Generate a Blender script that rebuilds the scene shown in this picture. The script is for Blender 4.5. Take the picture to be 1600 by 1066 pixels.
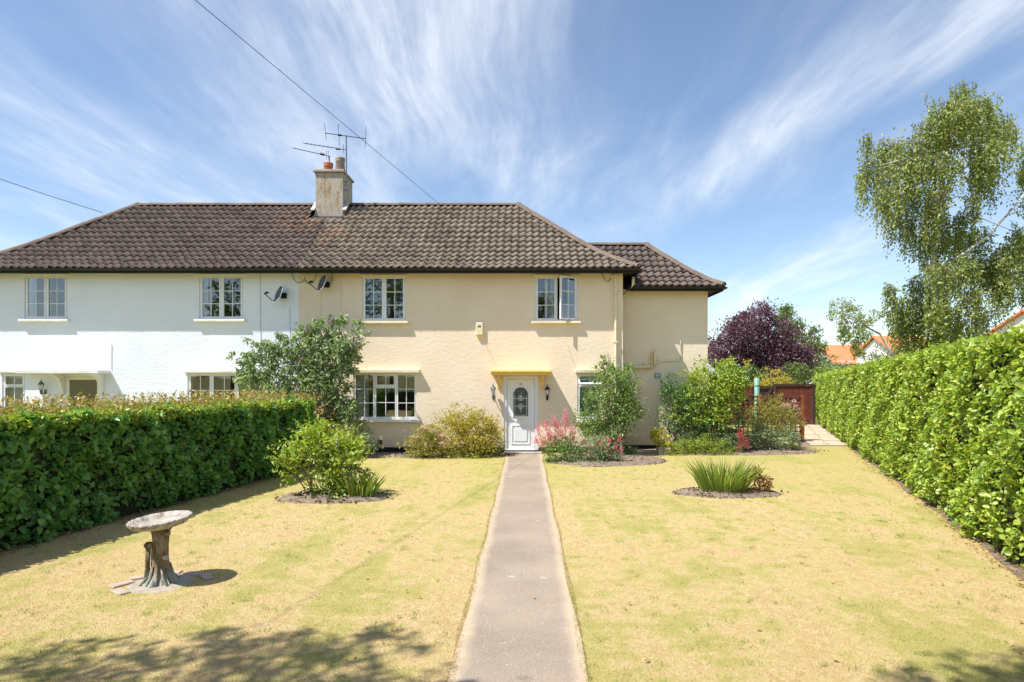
import bpy, bmesh, math, random
import numpy as np
from mathutils import Vector, Matrix
R = math.radians
random.seed(7); RNG = np.random.default_rng(7)
S = bpy.context.scene
for o in list(bpy.data.objects): bpy.data.objects.remove(o)
COL = S.collection

# ------------------------------------------------------------------ camera, sky, sun, exposure
CAMZ = 2.14
cam_d = bpy.data.cameras.new('camera'); cam = bpy.data.objects.new('camera', cam_d); COL.objects.link(cam)
cam.location = (0, 0, CAMZ); cam.rotation_euler = (R(90), 0, 0)
cam_d.sensor_width = 36; cam_d.lens = 22.5
cam_d.shift_x = -22/1600; cam_d.shift_y = 55/1600
cam_d.clip_start = 0.05; cam_d.clip_end = 3000
S.camera = cam
SUN_TRAVEL = Vector((1.8, 1.0, -3.3)).normalized()      # the way the light goes
sun_d = bpy.data.lights.new('sun', 'SUN'); sun = bpy.data.objects.new('sun', sun_d); COL.objects.link(sun)
sun_d.energy = 5.0; sun_d.angle = R(0.55); sun_d.color = (1, .965, .91)
sun.rotation_euler = SUN_TRAVEL.to_track_quat('-Z', 'Y').to_euler()
sun.location = (-20, -10, 40)
elev = math.asin(-SUN_TRAVEL.z)
az = math.atan2(-SUN_TRAVEL.x, -SUN_TRAVEL.y)            # compass angle from +Y towards +X
W = bpy.data.worlds.new('World'); S.world = W; W.use_nodes = True
nt = W.node_tree; nt.nodes.clear()
def wn(t, **k):
    n = nt.nodes.new(t)
    for a, b in k.items(): setattr(n, a, b)
    return n
def wl(a, b): nt.links.new(a, b)
def wmath(op, a, b=None, c=None):
    n = wn('ShaderNodeMath', operation=op)
    for i, v in enumerate((a, b, c)):
        if v is None: continue
        if isinstance(v, (int, float)): n.inputs[i].default_value = v
        else: wl(v, n.inputs[i])
    return n.outputs[0]
sky = wn('ShaderNodeTexSky', sky_type='NISHITA', sun_disc=False, sun_elevation=elev, sun_rotation=az)
sky.air_density = 1.0; sky.dust_density = .2; sky.ozone_density = 3.0
tc = wn('ShaderNodeTexCoord'); sp = wn('ShaderNodeSeparateXYZ'); wl(tc.outputs['Generated'], sp.inputs[0])
zc = wmath('MAXIMUM', sp.outputs[2], .03)
zc = wmath('ADD', zc, .10)
u = wmath('DIVIDE', sp.outputs[0], zc); v = wmath('DIVIDE', sp.outputs[1], zc)
pl = wn('ShaderNodeCombineXYZ'); wl(u, pl.inputs[0]); wl(v, pl.inputs[1])
warp = wn('ShaderNodeTexNoise'); warp.inputs['Scale'].default_value = .55; warp.inputs['Detail'].default_value = 2
wl(pl.outputs[0], warp.inputs['Vector'])
wsub = wn('ShaderNodeVectorMath', operation='SUBTRACT'); wl(warp.outputs['Color'], wsub.inputs[0]); wsub.inputs[1].default_value = (.5, .5, .5)
wmul = wn('ShaderNodeVectorMath', operation='SCALE'); wl(wsub.outputs[0], wmul.inputs[0]); wmul.inputs['Scale'].default_value = .95
wadd = wn('ShaderNodeVectorMath', operation='ADD'); wl(pl.outputs[0], wadd.inputs[0]); wl(wmul.outputs[0], wadd.inputs[1])
def cirrus(rot, sx, sy, scale, lo, hi, off):
    m = wn('ShaderNodeMapping'); wl(wadd.outputs[0], m.inputs['Vector'])
    m.inputs['Rotation'].default_value = (0, 0, R(rot)); m.inputs['Scale'].default_value = (sx, sy, 1); m.inputs['Location'].default_value = off
    n = wn('ShaderNodeTexNoise'); n.inputs['Scale'].default_value = scale; n.inputs['Detail'].default_value = 9; n.inputs['Roughness'].default_value = .58
    wl(m.outputs[0], n.inputs['Vector'])
    r = wn('ShaderNodeMapRange'); r.interpolation_type = 'SMOOTHSTEP'; wl(n.outputs[0], r.inputs[0]); r.inputs[1].default_value = lo; r.inputs[2].default_value = hi
    return r.outputs[0]
c1 = cirrus(-14, 1.6, .26, 1.5, .42, .80, (3.1, 1.7, 0))
c2 = cirrus(16, .60, .26, 1.0, .40, .78, (7.3, .4, 0))
c4 = cirrus(38, 1.3, .40, 1.4, .45, .80, (2.3, 9.4, 0))
def fibres(rot, sx, sy, off):
    m = wn('ShaderNodeMapping'); wl(wad3.outputs[0], m.inputs['Vector']); m.inputs['Rotation'].default_value = (0, 0, R(rot)); m.inputs['Scale'].default_value = (sx, sy, 1); m.inputs['Location'].default_value = off
    n = wn('ShaderNodeTexNoise'); n.inputs['Scale'].default_value = 1.7; n.inputs['Detail'].default_value = 11; n.inputs['Roughness'].default_value = .66
    wl(m.outputs[0], n.inputs['Vector'])
    r = wn('ShaderNodeMapRange'); r.interpolation_type = 'SMOOTHSTEP'; wl(n.outputs[0], r.inputs[0]); r.inputs[1].default_value = .34; r.inputs[2].default_value = .68
    return r.outputs[0]
wsm3 = wn('ShaderNodeVectorMath', operation='SCALE'); wl(wsub.outputs[0], wsm3.inputs[0]); wsm3.inputs['Scale'].default_value = .5
wad3 = wn('ShaderNodeVectorMath', operation='ADD'); wl(pl.outputs[0], wad3.inputs[0]); wl(wsm3.outputs[0], wad3.inputs[1])
c3 = wmath('ADD', wmath('MULTIPLY', fibres(-17, 3.4, .55, (1.2, 5.2, 0)), .6), wmath('MULTIPLY', fibres(24, 2.4, .7, (4.2, 2.2, 0)), .4))
su = wn('ShaderNodeSeparateXYZ'); wsm = wn('ShaderNodeVectorMath', operation='SCALE'); wl(wsub.outputs[0], wsm.inputs[0]); wsm.inputs['Scale'].default_value = .55
wad2 = wn('ShaderNodeVectorMath', operation='ADD'); wl(pl.outputs[0], wad2.inputs[0]); wl(wsm.outputs[0], wad2.inputs[1]); wl(wad2.outputs[0], su.inputs[0])
def gauss(x, w): return wmath('EXPONENT', wmath('MULTIPLY', wmath('POWER', wmath('DIVIDE', wmath('ABSOLUTE', x), w), 2.), -1.))
t1 = wmath('ADD', wmath('SUBTRACT', su.outputs[0], .98), wmath('MULTIPLY', wmath('SUBTRACT', su.outputs[1], 1.447), .29))
streak = wmath('MULTIPLY', gauss(t1, .13), gauss(wmath('SUBTRACT', su.outputs[1], 1.75), .95))
t2 = wmath('ADD', wmath('ADD', su.outputs[0], .36), wmath('MULTIPLY', wmath('SUBTRACT', su.outputs[1], 1.75), .55))
bank = wmath('MULTIPLY', gauss(t2, .24), gauss(wmath('SUBTRACT', su.outputs[1], 1.72), .42))
fib = wmath('ADD', wmath('MULTIPLY', c3, .85), .17)
cl = wmath('ADD', wmath('MULTIPLY', wmath('MULTIPLY', c1, fib), .48), wmath('MULTIPLY', wmath('MULTIPLY', c2, fib), .52))
cl = wmath('ADD', cl, wmath('MULTIPLY', wmath('MULTIPLY', c4, fib), .46))
cl = wmath('ADD', cl, wmath('MULTIPLY', wmath('MULTIPLY', wmath('ADD', streak, bank), fib), .50))
cl = wmath('ADD', cl, .03)
cl = wmath('MINIMUM', cl, .9)
mix = wn('ShaderNodeMix', data_type='RGBA'); wl(cl, mix.inputs['Factor'])
wl(sky.outputs[0], mix.inputs['A']); mix.inputs['B'].default_value = (6.6, 6.8, 7.1, 1)
bg = wn('ShaderNodeBackground'); bg.inputs['Strength'].default_value = .115; wl(mix.outputs['Result'], bg.inputs['Color'])
wo = wn('ShaderNodeOutputWorld'); wl(bg.outputs[0], wo.inputs[0])
vs = S.view_settings; vs.view_transform = 'Standard'; vs.look = 'None'; vs.gamma = 1; vs.use_curve_mapping = False; vs.exposure = .62

# ------------------------------------------------------------------ materials
MATS = {}
class NB:
    def __init__(s, name):
        s.m = bpy.data.materials.new(name); s.m.use_nodes = True; s.t = s.m.node_tree; s.t.nodes.clear()
        s.out = s.t.nodes.new('ShaderNodeOutputMaterial'); MATS[name] = s.m
    def n(s, t, ins=None, **k):
        nd = s.t.nodes.new(t)
        for a, b in k.items(): setattr(nd, a, b)
        for a, b in (ins or {}).items(): s.set(nd, a, b)
        return nd
    def set(s, nd, a, b):
        if isinstance(b, bpy.types.NodeSocket): s.t.links.new(b, nd.inputs[a])
        else:
            if isinstance(b, tuple) and len(b) == 3 and nd.inputs[a].type == 'RGBA': b = b + (1,)
            nd.inputs[a].default_value = b
    def pos(s): return s.n('ShaderNodeNewGeometry').outputs['Position']
    def mapping(s, vec, scale=(1,1,1), rot=(0,0,0)): return s.n('ShaderNodeMapping', {'Vector': vec, 'Scale': scale, 'Rotation': rot}).outputs[0]
    def noise(s, vec, scale, detail=4, rough=.55): return s.n('ShaderNodeTexNoise', {'Vector': vec, 'Scale': scale, 'Detail': detail, 'Roughness': rough}).outputs[0]
    def vor(s, vec, scale, out='Distance', feature='F1'): return s.n('ShaderNodeTexVoronoi', {'Vector': vec, 'Scale': scale}, feature=feature).outputs[out]
    def rng(s, v, a, b, c=0., d=1.): return s.n('ShaderNodeMapRange', {0: v, 1: a, 2: b, 3: c, 4: d}).outputs[0]
    def ramp(s, v, stops):
        r = s.n('ShaderNodeValToRGB', {0: v}); e = r.color_ramp.elements
        while len(e) < len(stops): e.new(.5)
        for q, (p, c) in zip(e, stops): q.position = p; q.color = tuple(c) + (1,)
        return r.outputs[0]
    def mixc(s, f, a, b, blend='MIX'): return s.n('ShaderNodeMix', {'Factor': f, 'A': a, 'B': b}, data_type='RGBA', blend_type=blend).outputs['Result']
    def math(s, op, a, b=0.): return s.n('ShaderNodeMath', {0: a, 1: b}, operation=op).outputs[0]
    def bump(s, h, strength=.4, dist=.02): return s.n('ShaderNodeBump', {'Height': h, 'Strength': strength, 'Distance': dist}).outputs[0]
    def pbr(s, col, rough=.7, normal=None, spec=.4, metal=0., **k):
        ins = {'Base Color': col, 'Roughness': rough, 'Specular IOR Level': spec, 'Metallic': metal}
        if normal is not None: ins['Normal'] = normal
        ins.update(k)
        return s.n('ShaderNodeBsdfPrincipled', ins).outputs[0]
    def done(s, sh): s.t.links.new(sh, s.out.inputs[0]); return s.m
# the colour mix node has several sockets named A / B: pick the colour ones
def _set(self, nd, a, b):
    if nd.bl_idname == 'ShaderNodeMix' and a in ('A', 'B', 'Factor'):
        sock = {'Factor': nd.inputs[0], 'A': nd.inputs[6], 'B': nd.inputs[7]}[a]
    else: sock = nd.inputs[a]
    if isinstance(b, bpy.types.NodeSocket): self.t.links.new(b, sock)
    else:
        if isinstance(b, tuple) and len(b) == 3 and sock.type == 'RGBA': b = b + (1,)
        sock.default_value = b
NB.set = _set
def _mixc(self, f, a, b, blend='MIX'):
    nd = self.n('ShaderNodeMix', None, data_type='RGBA', blend_type=blend)
    self.set(nd, 'Factor', f); self.set(nd, 'A', a); self.set(nd, 'B', b)
    return nd.outputs[2]
NB.mixc = _mixc

def simple(name, col, rough=.6, var=.25, scale=6., bump=.15, bscale=60., spec=.4, metal=0., dirt=None):
    b = NB(name); p = b.pos()
    n1 = b.noise(p, scale, 5)
    c = b.mixc(b.rng(n1, .3, .7), tuple(x*(1-var) for x in col), tuple(min(1, x*(1+var*.6)) for x in col))
    if dirt: c = b.mixc(b.rng(b.noise(p, scale*.6, 6, .65), .52, .72, 0, .8), c, dirt)
    nr = b.bump(b.noise(p, bscale, 4), bump, .01) if bump else None
    return b.done(b.pbr(c, rough, nr, spec, metal))

def render_wall(name, a, c, stain):
    b = NB(name); p = b.pos()
    col = b.mixc(b.rng(b.noise(p, .9, 5), .35, .65), a, c)
    streak = b.noise(b.mapping(p, (5, 5, .35)), 1.6, 5)
    col = b.mixc(b.rng(streak, .58, .82, 0, .16), col, stain)
    col = b.mixc(b.rng(b.noise(p, 9, 5, .6), .60, .78, 0, .22), col, stain)
    low = b.n('ShaderNodeSeparateXYZ', {0: p}).outputs[2]
    col = b.mixc(b.math('MULTIPLY', b.rng(b.math('ADD', low, b.math('MULTIPLY', b.noise(p, 3, 5, .7), -.7)), .15, -.15), .45), col, stain)
    h = b.math('ADD', b.math('MULTIPLY', b.noise(b.mapping(p, (1, 1, 1.7)), 7, 4, .5), 1.), b.math('MULTIPLY', b.noise(p, 55, 3), .22))
    return b.done(b.pbr(col, .85, b.bump(h, .38, .02), .2))
render_wall('cream_render', (.80, .655, .485), (.84, .705, .545), (.60, .46, .31))
render_wall('white_render', (.79, .82, .88), (.84, .865, .915), (.58, .57, .55))
simple('white_plastic', (.82, .83, .84), .35, .05, 3, 0, spec=.5)
simple('cream_paint', (.80, .70, .48), .55, .08, 4, .1, dirt=(.6, .5, .33))
simple('white_paint', (.82, .82, .80), .55, .08, 4, .1, dirt=(.6, .6, .56))
simple('yellow_paint', (.80, .55, .14), .5, .10, 8, .1)
simple('black_plastic', (.018, .018, .02), .4, .3, 9, .05)
simple('bitumen', (.012, .011, .011), .7, .4, 9, .2)
simple('dark_metal', (.03, .03, .034), .45, .3, 9, 0, metal=.6)
simple('grey_metal', (.16, .17, .19), .45, .3, 9, 0, metal=.7)
simple('dish_grey', (.12, .13, .15), .5, .15, 9, 0)
simple('lead_flashing', (.52, .50, .47), .7, .3, 12, .2, dirt=(.3, .27, .23))
simple('terracotta', (.50, .15, .07), .8, .3, 9, .2, dirt=(.25, .12, .08))
simple('grey_pot', (.30, .25, .21), .85, .3, 14, .3, dirt=(.16, .12, .09))
simple('brass', (.30, .16, .05), .35, .2, 9, 0, metal=.8)
simple('lamp_glass', (.75, .76, .74), .15, .05, 9, 0)
simple('cable', (.015, .015, .017), .6, .1, 9, 0)
simple('bark', (.14, .10, .07), .9, .45, 14, .6, 40)
simple('grey_stem', (.22, .17, .11), .9, .35, 14, .4, 40)
simple('brown_wood', (.16, .042, .028), .7, .35, 7, .3, 50, dirt=(.09, .03, .022))
simple('dark_wood', (.065, .036, .03), .75, .35, 7, .3, 50)
simple('orange_wood', (.28, .085, .03), .7, .3, 7, .3, 50)
simple('green_plastic', (.16, .36, .27), .5, .15, 5, .1)
simple('flagstone', (.52, .42, .30), .85, .22, 4, .3, 60, dirt=(.32, .25, .17))
simple('edging_stone', (.36, .31, .245), .88, .25, 9, .5, 40, dirt=(.25, .21, .16))
simple('pale_brick', (.45, .34, .26), .9, .25, 14, .5, 60, dirt=(.34, .27, .21))
simple('curtain_blue', (.22, .30, .42), .9, .2, 5, 0)
simple('curtain_pale', (.62, .64, .64), .9, .12, 5, 0)
simple('curtain_red', (.55, .07, .08), .9, .2, 5, 0)
simple('blind', (.55, .66, .66), .7, .15, 5, 0)
simple('room', (.07, .065, .06), .9, .2, 1, 0)
simple('mulch', (.26, .19, .14), .95, .4, 18, .8, 40, dirt=(.12, .08, .055))
simple('far_wall', (.78, .77, .74), .9, .06, 2, 0)
simple('far_brick', (.30, .17, .13), .9, .2, 5, 0)
simple('far_roof', (.62, .21, .085), .85, .22, 3, .2, 20, dirt=(.42, .16, .08))
simple('shed_roof', (.30, .32, .35), .7, .1, 3, 0)
simple('dark_pane', (.03, .035, .04), .08, .2, 2, 0, spec=.8)
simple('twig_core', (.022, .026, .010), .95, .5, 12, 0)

def tile_mat(name, cols, lichen, pale, orange_at=None):
    b = NB(name); p = b.pos()
    rn = b.math('FRACT', b.math('ADD', b.n('ShaderNodeAttribute', None, attribute_name='rnd').outputs['Fac'], b.n('ShaderNodeObjectInfo').outputs['Random']))
    c = b.ramp(rn, [(0, cols[0]), (.35, cols[1]), (.7, cols[2]), (1, cols[3])])
    c = b.mixc(b.rng(b.noise(p, 2.2, 5), .40, .68, 0, .6), c, cols[1])
    c = b.mixc(b.rng(b.noise(p, 16, 5, .65), .55, .72, 0, .75), c, pale)
    c = b.mixc(b.rng(b.noise(p, 6, 5, .7), .60, .70, 0, .8), c, lichen)
    c = b.mixc(b.rng(b.noise(p, 38, 4, .7), .64, .72, 0, .8), c, (.55, .50, .42))
    if orange_at:
        d = b.n('ShaderNodeVectorMath', {0: p, 1: orange_at}, operation='DISTANCE').outputs['Value']
        k = b.math('MULTIPLY', b.rng(d, .1, 1.15, .8, 0), b.rng(b.noise(p, 4, 5, .7), .46, .62))
        c = b.mixc(k, c, (.42, .20, .10))
    return b.done(b.pbr(c, .85, b.bump(b.noise(p, 90, 4), .35, .006), .25))
tile_mat('tile_tan', [(.105,.080,.060), (.175,.138,.104), (.215,.172,.132), (.135,.105,.082)], (.34,.24,.13), (.42,.355,.28), (-6.25, 19.3, 6.5))
tile_mat('tile_brown', [(.080,.058,.050), (.125,.090,.076), (.155,.116,.10), (.10,.076,.068)], (.26,.165,.105), (.33,.27,.235), (-6.95, 19.9, 7.1))
tile_mat('hip_tile', [(.12,.088,.068), (.15,.11,.085), (.18,.135,.105), (.13,.098,.08)], (.33,.18,.08), (.30,.25,.20))
b = NB('chimney_render'); p = b.pos()
c = b.mixc(b.rng(b.noise(p, 2, 5), .35, .65), (.38, .33, .27), (.47, .42, .345))
c = b.mixc(b.rng(b.noise(b.mapping(p, (3, 3, .8)), 2.1, 5, .65), .52, .63, 0, .85), c, (.28, .19, .08))
c = b.mixc(b.rng(b.noise(p, 7, 6, .7), .53, .67, 0, .75), c, (.19, .16, .13))
b.done(b.pbr(c, .9, b.bump(b.noise(p, 30, 5), .4, .02), .2))

# glass: clear pane with a mirror-like reflection
b = NB('window_glass')
fr = b.n('ShaderNodeFresnel', {'IOR': 1.5}).outputs[0]
f = b.rng(fr, 0, 1, .13, 1)
gl = b.n('ShaderNodeBsdfGlossy', {'Color': (.95, .97, 1), 'Roughness': .005, 'Normal': b.bump(b.noise(b.pos(), 1.3, 2), .03, .05)}).outputs[0]
tr = b.n('ShaderNodeBsdfTransparent', {'Color': (.80, .84, .83)}).outputs[0]
ms = b.n('ShaderNodeMixShader', {0: f, 1: tr, 2: gl}).outputs[0]; b.done(ms)
b = NB('leaded_glass')
gl = b.pbr(b.mixc(b.rng(b.noise(b.pos(), 14, 3), .4, .6), (.02, .045, .03), (.06, .075, .085)), .1, b.bump(b.noise(b.pos(), 40, 2), .3, .01), .7); b.done(gl)

def lawn_colour(b, p):
    big = b.noise(p, .7, 4); mid = b.noise(p, 3.4, 6, .68); fine = b.noise(p, 26, 4, .7)
    stripe = b.noise(b.mapping(p, (1.5, .10, 1), (0, 0, R(-9))), 1.0, 2)
    k = b.math('ADD', b.math('MULTIPLY', big, .32), b.math('ADD', b.math('MULTIPLY', mid, .38), b.math('MULTIPLY', stripe, .30)))
    c = b.ramp(k, [(.41, (.345, .32, .095)), (.455, (.405, .35, .12)), (.485, (.455, .37, .15)), (.515, (.53, .41, .205)), (.545, (.47, .335, .15)), (.575, (.56, .43, .24)), (.61, (.42, .335, .12))])
    yy = b.n('ShaderNodeSeparateXYZ', {0: p}).outputs[1]
    far = b.math('MULTIPLY', b.rng(yy, 9, 18), b.rng(mid, .35, .65, .25, .75))
    c = b.mixc(far, c, (.36, .35, .085))
    return b, c, fine, mid
b = NB('lawn'); p = b.pos(); _, c, fine, mid = lawn_colour(b, p)
c = b.mixc(b.rng(fine, .35, .70, 0, .45), c, b.mixc(.5, c, (.24, .20, .07)))
c = b.mixc(b.rng(b.noise(p, 90, 3, .7), .5, .75, 0, .5), c, (.56, .45, .24))
b.done(b.pbr(c, .95, b.bump(b.noise(p, 60, 4, .7), .8, .02), .1))
b = NB('grass_blade'); p = b.pos(); _, c, fine, mid = lawn_colour(b, p)
rn = b.n('ShaderNodeAttribute', None, attribute_name='rnd').outputs['Fac']
c = b.mixc(b.rng(rn, 0, 1, .0, .55), c, b.ramp(rn, [(0, (.25, .26, .06)), (.3, (.47, .355, .165)), (.62, (.61, .47, .27)), (.8, (.38, .25, .10)), (1, (.19, .24, .05))]))
d = b.n('ShaderNodeMixShader', {0: .25, 1: b.pbr(c, .8, None, .15), 2: b.n('ShaderNodeBsdfTranslucent', {'Color': c}).outputs[0]}).outputs[0]; b.done(d)
b = NB('field'); p = b.pos()
b.done(b.pbr(b.mixc(b.rng(b.noise(p, .3, 5), .35, .65), (.16, .17, .05), (.30, .25, .10)), .95, None, .1))
b = NB('soil'); p = b.pos()
c = b.mixc(b.rng(b.noise(p, 9, 6, .7), .35, .65), (.17, .125, .09), (.36, .285, .215))
b.done(b.pbr(c, .95, b.bump(b.noise(p, 35, 5, .7), 1, .04), .1))
b = NB('concrete_path'); p = b.pos()
c = b.mixc(b.rng(b.noise(p, 1.1, 5), .35, .65), (.248, .196, .147), (.325, .262, .20))
c = b.mixc(b.rng(b.noise(p, 7, 5, .7), .55, .75, 0, .55), c, (.23, .185, .155))
c = b.mixc(b.rng(b.noise(p, 48, 4, .7), .45, .75, 0, .5), c, (.43, .35, .27))
vp = b.n('ShaderNodeTexVoronoi', {'Vector': p, 'Scale': 42.}); d = vp.outputs['Distance']
sel = b.n('ShaderNodeSeparateColor', {0: vp.outputs['Color']}).outputs[0]
c = b.mixc(b.math('MULTIPLY', b.rng(d, .22, .32, 1, 0), b.rng(sel, .86, .90)), c, b.ramp(sel, [(.86, (.48, .42, .35)), (.93, (.15, .12, .10)), (.98, (.55, .50, .44))]))
xx = b.math('ABSOLUTE', b.math('ADD', b.n('ShaderNodeSeparateXYZ', {0: p}).outputs[0], .05))
c = b.mixc(b.math('MULTIPLY', b.rng(b.math('ADD', xx, b.math('MULTIPLY', b.noise(p, 4, 4), .12)), .42, .52), .75), c, (.52, .40, .27))
c = b.mixc(b.math('MULTIPLY', b.rng(b.noise(p, 2.3, 4, .6), .66, .74), .7), c, (.52, .46, .40))
b.done(b.pbr(c, .9, b.bump(b.math('ADD', b.noise(p, 70, 4), b.rng(d, .0, .4, .5, 0)), .5, .012), .2))
b = NB('carved_stone'); p = b.pos()
c = b.mixc(b.rng(b.noise(p, 6, 6, .65), .35, .65), (.15, .105, .055), (.33, .27, .19))
c = b.mixc(b.rng(b.noise(b.mapping(p, (1, 1, .35)), 11, 5, .7), .46, .58, 0, .9), c, (.085, .062, .03))
geo = b.n('ShaderNodeNewGeometry'); ao = b.rng(geo.outputs['Pointiness'], .44, .54)
c = b.mixc(b.math('MULTIPLY', b.rng(b.n('ShaderNodeSeparateXYZ', {0: p}).outputs[2], .18, .02), .7), c, (.46, .50, .44))
b.done(b.pbr(c, .9, b.bump(b.noise(b.mapping(p, (1, 1, .4)), 30, 5, .6), .7, .02), .2))
b = NB('bowl_stone'); p = b.pos()
c = b.mixc(b.rng(b.noise(p, 8, 6, .65), .35, .65), (.31, .275, .23), (.47, .43, .37))
c = b.mixc(b.rng(b.noise(p, 15, 5, .7), .50, .64, 0, .85), c, (.17, .13, .10))
b.done(b.pbr(c, .9, b.bump(b.noise(p, 45, 5, .6), .6, .012), .2))
b = NB('birch_bark'); p = b.pos()
c = b.mixc(b.rng(b.noise(b.mapping(p, (1, 1, 4)), 3, 5, .7), .50, .62), (.58, .54, .47), (.12, .095, .075))
b.done(b.pbr(c, .8, None, .2))

def leaf_mat(name, cols, trans=.3, rough=.38, spec=.5, gain=1.4):
    if name.startswith('petal'): gain = 1.
    gain = {'leaf_gold': 1.2, 'leaf_hedge_dark': 2.65, 'leaf_hedge_bright': 1.75, 'leaf_buddleia': 2.1, 'leaf_plum': 1.9, 'leaf_lime': 1.6, 'leaf_pear': 1.7, 'leaf_grey': 1.6, 'leaf_birch': 1.75, 'leaf_dark': 1.6}.get(name, gain)
    b = NB(name)
    rn = b.n('ShaderNodeAttribute', None, attribute_name='rnd').outputs['Fac']
    oi = b.n('ShaderNodeObjectInfo').outputs['Random']
    rn = b.math('FRACT', b.math('ADD', rn, b.math('MULTIPLY', oi, .999)))
    cols = [tuple(min(.8, x*gain) for x in q) for q in cols]; n = len(cols); c = b.ramp(rn, [(i/(n-1), q) for i, q in enumerate(cols)])
    d = b.pbr(c, rough, None, spec)
    t = b.n('ShaderNodeBsdfTranslucent', {'Color': b.mixc(.5, c, b.mixc(1., c, (1.5, 1.6, .7), 'MULTIPLY'))}).outputs[0]
    return b.done(b.n('ShaderNodeMixShader', {0: trans, 1: d, 2: t}).outputs[0])
leaf_mat('leaf_hedge_dark', [(.035,.085,.022), (.06,.13,.03), (.085,.165,.035), (.05,.11,.035), (.11,.17,.03)], .40)
leaf_mat('leaf_hedge_tip', [(.24,.26,.035), (.32,.24,.06), (.36,.20,.09), (.20,.25,.03), (.40,.24,.13)], .35)
leaf_mat('leaf_hedge_bright', [(.13,.20,.025), (.19,.26,.03), (.24,.30,.035), (.10,.17,.03), (.28,.29,.04), (.16,.23,.05)], .35)
leaf_mat('leaf_buddleia', [(.09,.13,.055), (.13,.18,.07), (.17,.21,.10), (.07,.12,.05), (.22,.24,.13)], .3)
leaf_mat('leaf_dead', [(.30,.19,.07), (.22,.13,.05), (.36,.25,.11)], .25)
leaf_mat('leaf_lime', [(.19,.26,.025), (.26,.31,.035), (.15,.22,.03), (.30,.33,.05), (.10,.17,.03)], .35)
leaf_mat('leaf_dark', [(.04,.09,.025), (.07,.13,.035), (.10,.17,.05), (.05,.10,.04)], .3)
leaf_mat('leaf_grey', [(.12,.17,.085), (.17,.21,.12), (.09,.14,.06), (.20,.25,.13)], .3)
leaf_mat('leaf_gold', [(.38,.34,.04), (.46,.40,.05), (.28,.29,.04), (.46,.29,.06), (.24,.27,.04)], .35)
leaf_mat('leaf_yellow', [(.55,.50,.07), (.60,.54,.10), (.45,.44,.05), (.36,.38,.05)], .35, gain=1.2)
leaf_mat('leaf_spiraea', [(.18,.22,.03), (.28,.25,.04), (.13,.19,.03), (.38,.24,.10), (.22,.24,.04)], .33)
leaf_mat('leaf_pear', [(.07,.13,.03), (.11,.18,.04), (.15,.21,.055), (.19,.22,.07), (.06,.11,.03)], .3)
leaf_mat('leaf_blade', [(.12,.20,.03), (.19,.27,.035), (.25,.29,.05), (.10,.17,.04), (.32,.30,.07)], .35)
leaf_mat('leaf_red', [(.30,.10,.05), (.24,.13,.05), (.15,.17,.04), (.36,.15,.08), (.12,.16,.05)], .3)
leaf_mat('leaf_plum', [(.040,.016,.026), (.070,.028,.045), (.095,.045,.065), (.055,.02,.035), (.12,.062,.08)], .25)
leaf_mat('leaf_birch', [(.11,.145,.03), (.16,.19,.045), (.20,.22,.06), (.09,.125,.03), (.23,.24,.08)], .38)
leaf_mat('leaf_tree', [(.07,.11,.025), (.11,.16,.03), (.15,.19,.04), (.06,.10,.03)], .33)
leaf_mat('petal_pink', [(.75,.22,.30), (.80,.32,.38), (.62,.14,.24)], .3)
leaf_mat('petal_red', [(.55,.05,.10), (.62,.10,.16), (.60,.22,.18)], .3)
leaf_mat('petal_rose', [(.85,.50,.58), (.80,.38,.50), (.88,.65,.68)], .3)
leaf_mat('petal_purple', [(.30,.12,.45), (.40,.20,.52), (.25,.10,.36)], .3)
M = MATS

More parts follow.
